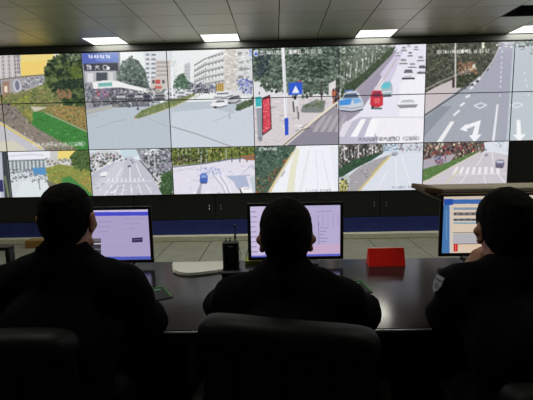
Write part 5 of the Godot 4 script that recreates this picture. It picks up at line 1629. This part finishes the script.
# all joints in world metres; the root stands on the platform below the hips
func person(label: String, j: Dictionary) -> void:
	var root: Vector3 = Vector3(j.hip.x, 0, j.hip.z)
	var t := thing("person", label, "person", root, 0.0, "officers at the desk")
	var g := {}
	for k in j:
		g[k] = j[k] - root if j[k] is Vector3 else j[k]
	var hx := Transform3D(Basis.from_euler(Vector3(j.head_turn.x, j.head_turn.y, j.head_turn.z)).scaled(Vector3.ONE * j.size), g.head)
	var side := Vector3.RIGHT
	# body: one skin surface under the clothes, with finer head and hands
	var bin := MeshBin.new()
	var b := []
	b.append(bone(g.hip, g.chest, 0.095, 0.10, 1.25, 0.8))
	b.append(bone(g.chest, g.neck, 0.10, 0.06, 1.25, 0.8))
	b.append(bone(g.neck + Vector3(0, -0.02, 0), g.head + Vector3(0, -0.07, 0.01), 0.055, 0.045))
	for s in ["l", "r"]:
		b.append(bone(g.neck + Vector3(0, -0.03, 0), g["sh_" + s], 0.045, 0.05))
		b.append(bone(g["sh_" + s], g["el_" + s], 0.045, 0.036))
		b.append(bone(g["el_" + s], g["wr_" + s], 0.036, 0.024))
		b.append(bone(g.hip, g["hp_" + s], 0.08, 0.075))
		b.append(bone(g["hp_" + s], g["kn_" + s], 0.068, 0.048))
		b.append(bone(g["kn_" + s], g["an_" + s], 0.045, 0.03))
	net(bin, b, 0.016, 0.03)
	bin.append(head_bin, hx)
	for s in ["l", "r"]:
		var d: Vector3 = j["hand_" + s][0]
		var up: Vector3 = j["hand_" + s][1]
		d = d.normalized()
		var xx := d.cross(up).normalized()
		var yy := xx.cross(d).normalized()
		var hb := Basis(xx * (1.0 if s == "r" else -1.0), yy, -d)
		bin.append(hand_fist if j["hand_" + s][2] else hand_flat, Transform3D(hb, g["wr_" + s]))
	part("body", bin.commit(), M.skin, t)
	# hair and eyes
	var hb2 := MeshBin.new()
	hb2.append(hair_bin, hx)
	part("hair", hb2.commit(), M.hair, t).set_meta("label", "short black hair")
	for s in [-1.0, 1.0]:
		var sp := SphereMesh.new()
		sp.radius = 0.0115
		sp.height = 0.023
		sp.radial_segments = 12
		sp.rings = 8
		part("eye", sp, mat(c8(60, 48, 44), 0.2), t, hx * Vector3(s * 0.031, 0.008, -0.081))
	# jacket
	var nz := FastNoiseLite.new()
	nz.seed = j.seed
	nz.frequency = 9.0
	nz.fractal_octaves = 2
	var c := []
	c.append(bone(g.hip + Vector3(0, 0.02, 0), g.chest, 0.125, 0.128, 1.32, 0.92))
	c.append(bone(g.chest, g.neck + Vector3(0, -0.09, 0), 0.128, 0.10, 1.42, 0.86))
	c.append(bone(g.neck + Vector3(0, -0.05, 0.0), g.neck + Vector3(0, 0.012, -0.008), 0.070, 0.060))
	for s in ["l", "r"]:
		c.append(bone(g.neck + Vector3(0, -0.022, 0), g["sh_" + s] + Vector3(0, 0.004, 0), 0.056, 0.062))
		c.append(bone(g["sh_" + s], g["el_" + s], 0.070, 0.060))
		c.append(bone(g["el_" + s], g["wr_" + s].lerp(g["el_" + s], 0.06), 0.060, 0.040))
	var jb := MeshBin.new()
	net(jb, c, 0.0115, 0.045, [], nz, 0.009)
	var jk := part("jacket", jb.commit(), M.cloth, t)
	jk.set_meta("label", "black uniform jacket")
	# collar band and shoulder straps
	var up2: Vector3 = (g.head - g.neck).normalized()
	var rings := []
	for k in 25:
		var a := TAU * k / 24.0
		rings.append(g.neck + Vector3(cos(a) * 0.064, 0.016 + 0.010 * sin(a), sin(a) * 0.064 - 0.006))
	part("collar", tube(rings, [0.012], 8), M.cloth, jk)
	for s in ["l", "r"]:
		var a: Vector3 = g.neck.lerp(g["sh_" + s], 0.42) + Vector3(0, 0.036, 0.012)
		var e: Vector3 = g["sh_" + s] + Vector3(0, 0.066, 0.006)
		var xx := (e - a).normalized()
		var zz := xx.cross(Vector3.UP).normalized()
		var st := begin()
		add_rbox(st, Vector3(a.distance_to(e), 0.007, 0.046), 0.003, Transform3D(Basis(xx, zz.cross(xx), zz), (a + e) / 2))
		part("shoulder_strap", done(st), M.cloth, jk)
	if j.has("patch"):
		var st := begin()
		var pts := []
		for q in [[-0.02, 0.026], [0.02, 0.026], [0.022, 0.0], [0.013, -0.02], [0.0, -0.03], [-0.013, -0.02], [-0.022, 0.0]]:
			pts.append(Vector3(q[0], q[1], 0.0))
		for k in pts.size():
			var p0: Vector3 = pts[k]
			var p1: Vector3 = pts[(k + 1) % pts.size()]
			tri(st, Vector3(0, 0, 0.002), p0 + Vector3(0, 0, 0.001), p1 + Vector3(0, 0, 0.001), Vector3(0, 0, -0.1))
			quad(st, p0 + Vector3(0, 0, 0.001), p1 + Vector3(0, 0, 0.001), p1 + Vector3(0, 0, -0.004), p0 + Vector3(0, 0, -0.004), Vector3.ZERO)
		var pa := part("arm_patch", done(st), mat(c8(150, 154, 160), 0.7), jk)
		pa.set_meta("label", "pale grey shield patch")
		pa.transform = Transform3D(Basis.looking_at(-j.patch[1], Vector3(0.35, 1, 0).normalized()), j.patch[0] - root)
		part("patch_band", rbox(Vector3(0.03, 0.006, 0.002), 0.0005), mat(c8(70, 76, 100), 0.6), pa, Vector3(0, 0.012, 0.0025))
		part("patch_disc", tube([Vector3(0, -0.006, 0.0), Vector3(0, -0.006, 0.0035)], [0.010], 14), mat(c8(110, 112, 122), 0.6), pa)
	# trousers and shoes
	var l := []
	for s in ["l", "r"]:
		l.append(bone(g.hip, g["hp_" + s], 0.10, 0.095))
		l.append(bone(g["hp_" + s], g["kn_" + s], 0.086, 0.066))
		l.append(bone(g["kn_" + s], g["an_" + s] + Vector3(0, 0.02, 0), 0.064, 0.052))
	var lb := MeshBin.new()
	net(lb, l, 0.016, 0.03, [], nz, 0.006)
	part("trousers", lb.commit(), M.trousers, t)
	for s in ["l", "r"]:
		var a: Vector3 = g["an_" + s]
		var sb := MeshBin.new()
		net(sb, [bone(a + Vector3(0, -0.02, 0.02), a + Vector3(0, -0.045, -0.13), 0.042, 0.034, 1.0, 0.95), bone(a + Vector3(0, 0.01, 0.01), a + Vector3(0, -0.03, 0.0), 0.042, 0.045)], 0.010, 0.02, [[Vector3.DOWN, -(a.y - 0.082)]])
		part("shoe", sb.commit(), M.shoe, t)

func seated(x: float, z: float, lean: float) -> Dictionary:
	# hips on the seat, legs under the desk
	var d := {}
	d.hip = Vector3(x, 0.54, z)
	for s in [["l", -1.0], ["r", 1.0]]:
		d["hp_" + s[0]] = Vector3(x + s[1] * 0.10, 0.53, z - 0.02)
		d["kn_" + s[0]] = Vector3(x + s[1] * 0.14, 0.53, z - 0.42)
		d["an_" + s[0]] = Vector3(x + s[1] * 0.13, 0.083, z - 0.40)
	return d

func people() -> void:
	make_head(0.008)
	hand_flat = make_hand(0.35)
	hand_fist = make_hand(1.0)
	var down := Vector3.UP
	# broad officer at the first monitor
	var a := seated(-0.685, -1.16, 0.1)
	a.chest = Vector3(-0.685, 0.82, -1.20)
	a.neck = Vector3(-0.686, 1.062, -1.27)
	a.head = Vector3(-0.675, 1.156, -1.315)
	a.head_turn = Vector3(-0.05, 0.06, 0.03)
	a.size = 0.96
	a.sh_l = Vector3(-0.885, 0.945, -1.27)
	a.sh_r = Vector3(-0.500, 0.955, -1.27)
	a.el_l = Vector3(-1.02, 0.815, -1.44)
	a.el_r = Vector3(-0.448, 0.805, -1.335)
	a.wr_l = Vector3(-0.86, 0.785, -1.64)
	a.wr_r = Vector3(-0.59, 0.785, -1.64)
	a.hand_l = [Vector3(0.35, -0.05, -1), down, false]
	a.hand_r = [Vector3(-0.30, -0.05, -1), down, false]
	a.seed = 3
	person("person with short hair and protruding ears, black uniform, at the lavender window monitor", a)
	# middle officer
	make_head(0.001)
	var b := seated(0.028, -1.18, 0.1)
	b.chest = Vector3(0.028, 0.78, -1.22)
	b.neck = Vector3(0.028, 1.000, -1.28)
	b.head = Vector3(0.029, 1.085, -1.325)
	b.head_turn = Vector3(-0.12, 0.0, 0.0)
	b.size = 1.04
	b.sh_l = Vector3(-0.145, 0.885, -1.29)
	b.sh_r = Vector3(0.210, 0.885, -1.29)
	b.el_l = Vector3(-0.200, 0.815, -1.44)
	b.el_r = Vector3(0.285, 0.81, -1.37)
	b.wr_l = Vector3(-0.10, 0.785, -1.66)
	b.wr_r = Vector3(0.20, 0.785, -1.66)
	b.hand_l = [Vector3(0.30, -0.05, -1), down, false]
	b.hand_r = [Vector3(-0.30, -0.05, -1), down, false]
	b.seed = 8
	person("person with thick black hair in black uniform, seated before the middle monitor", b)
	# officer with the chin on the left hand
	var c := seated(0.76, -1.14, 0.1)
	c.chest = Vector3(0.755, 0.80, -1.19)
	c.neck = Vector3(0.742, 1.01, -1.27)
	c.head = Vector3(0.734, 1.102, -1.325)
	c.head_turn = Vector3(-0.10, -0.20, 0.04)
	c.size = 1.05
	c.sh_l = Vector3(0.585, 0.925, -1.29)
	c.sh_r = Vector3(0.945, 0.915, -1.24)
	c.el_l = Vector3(0.570, 0.805, -1.34)
	c.el_r = Vector3(1.01, 0.815, -1.44)
	c.wr_l = Vector3(0.662, 0.918, -1.43)
	c.wr_r = Vector3(0.90, 0.785, -1.64)
	c.hand_l = [Vector3(0.65, 0.9, 0.10), Vector3(-0.9, 0.2, 0.3), true]
	c.hand_r = [Vector3(-0.30, -0.05, -1), down, false]
	c.seed = 14
	c.patch = [Vector3(0.506, 0.944, -1.278), Vector3(-0.93, 0.36, 0.16).normalized()]
	person("person in black uniform with a shoulder patch, chin resting on the left hand", c)
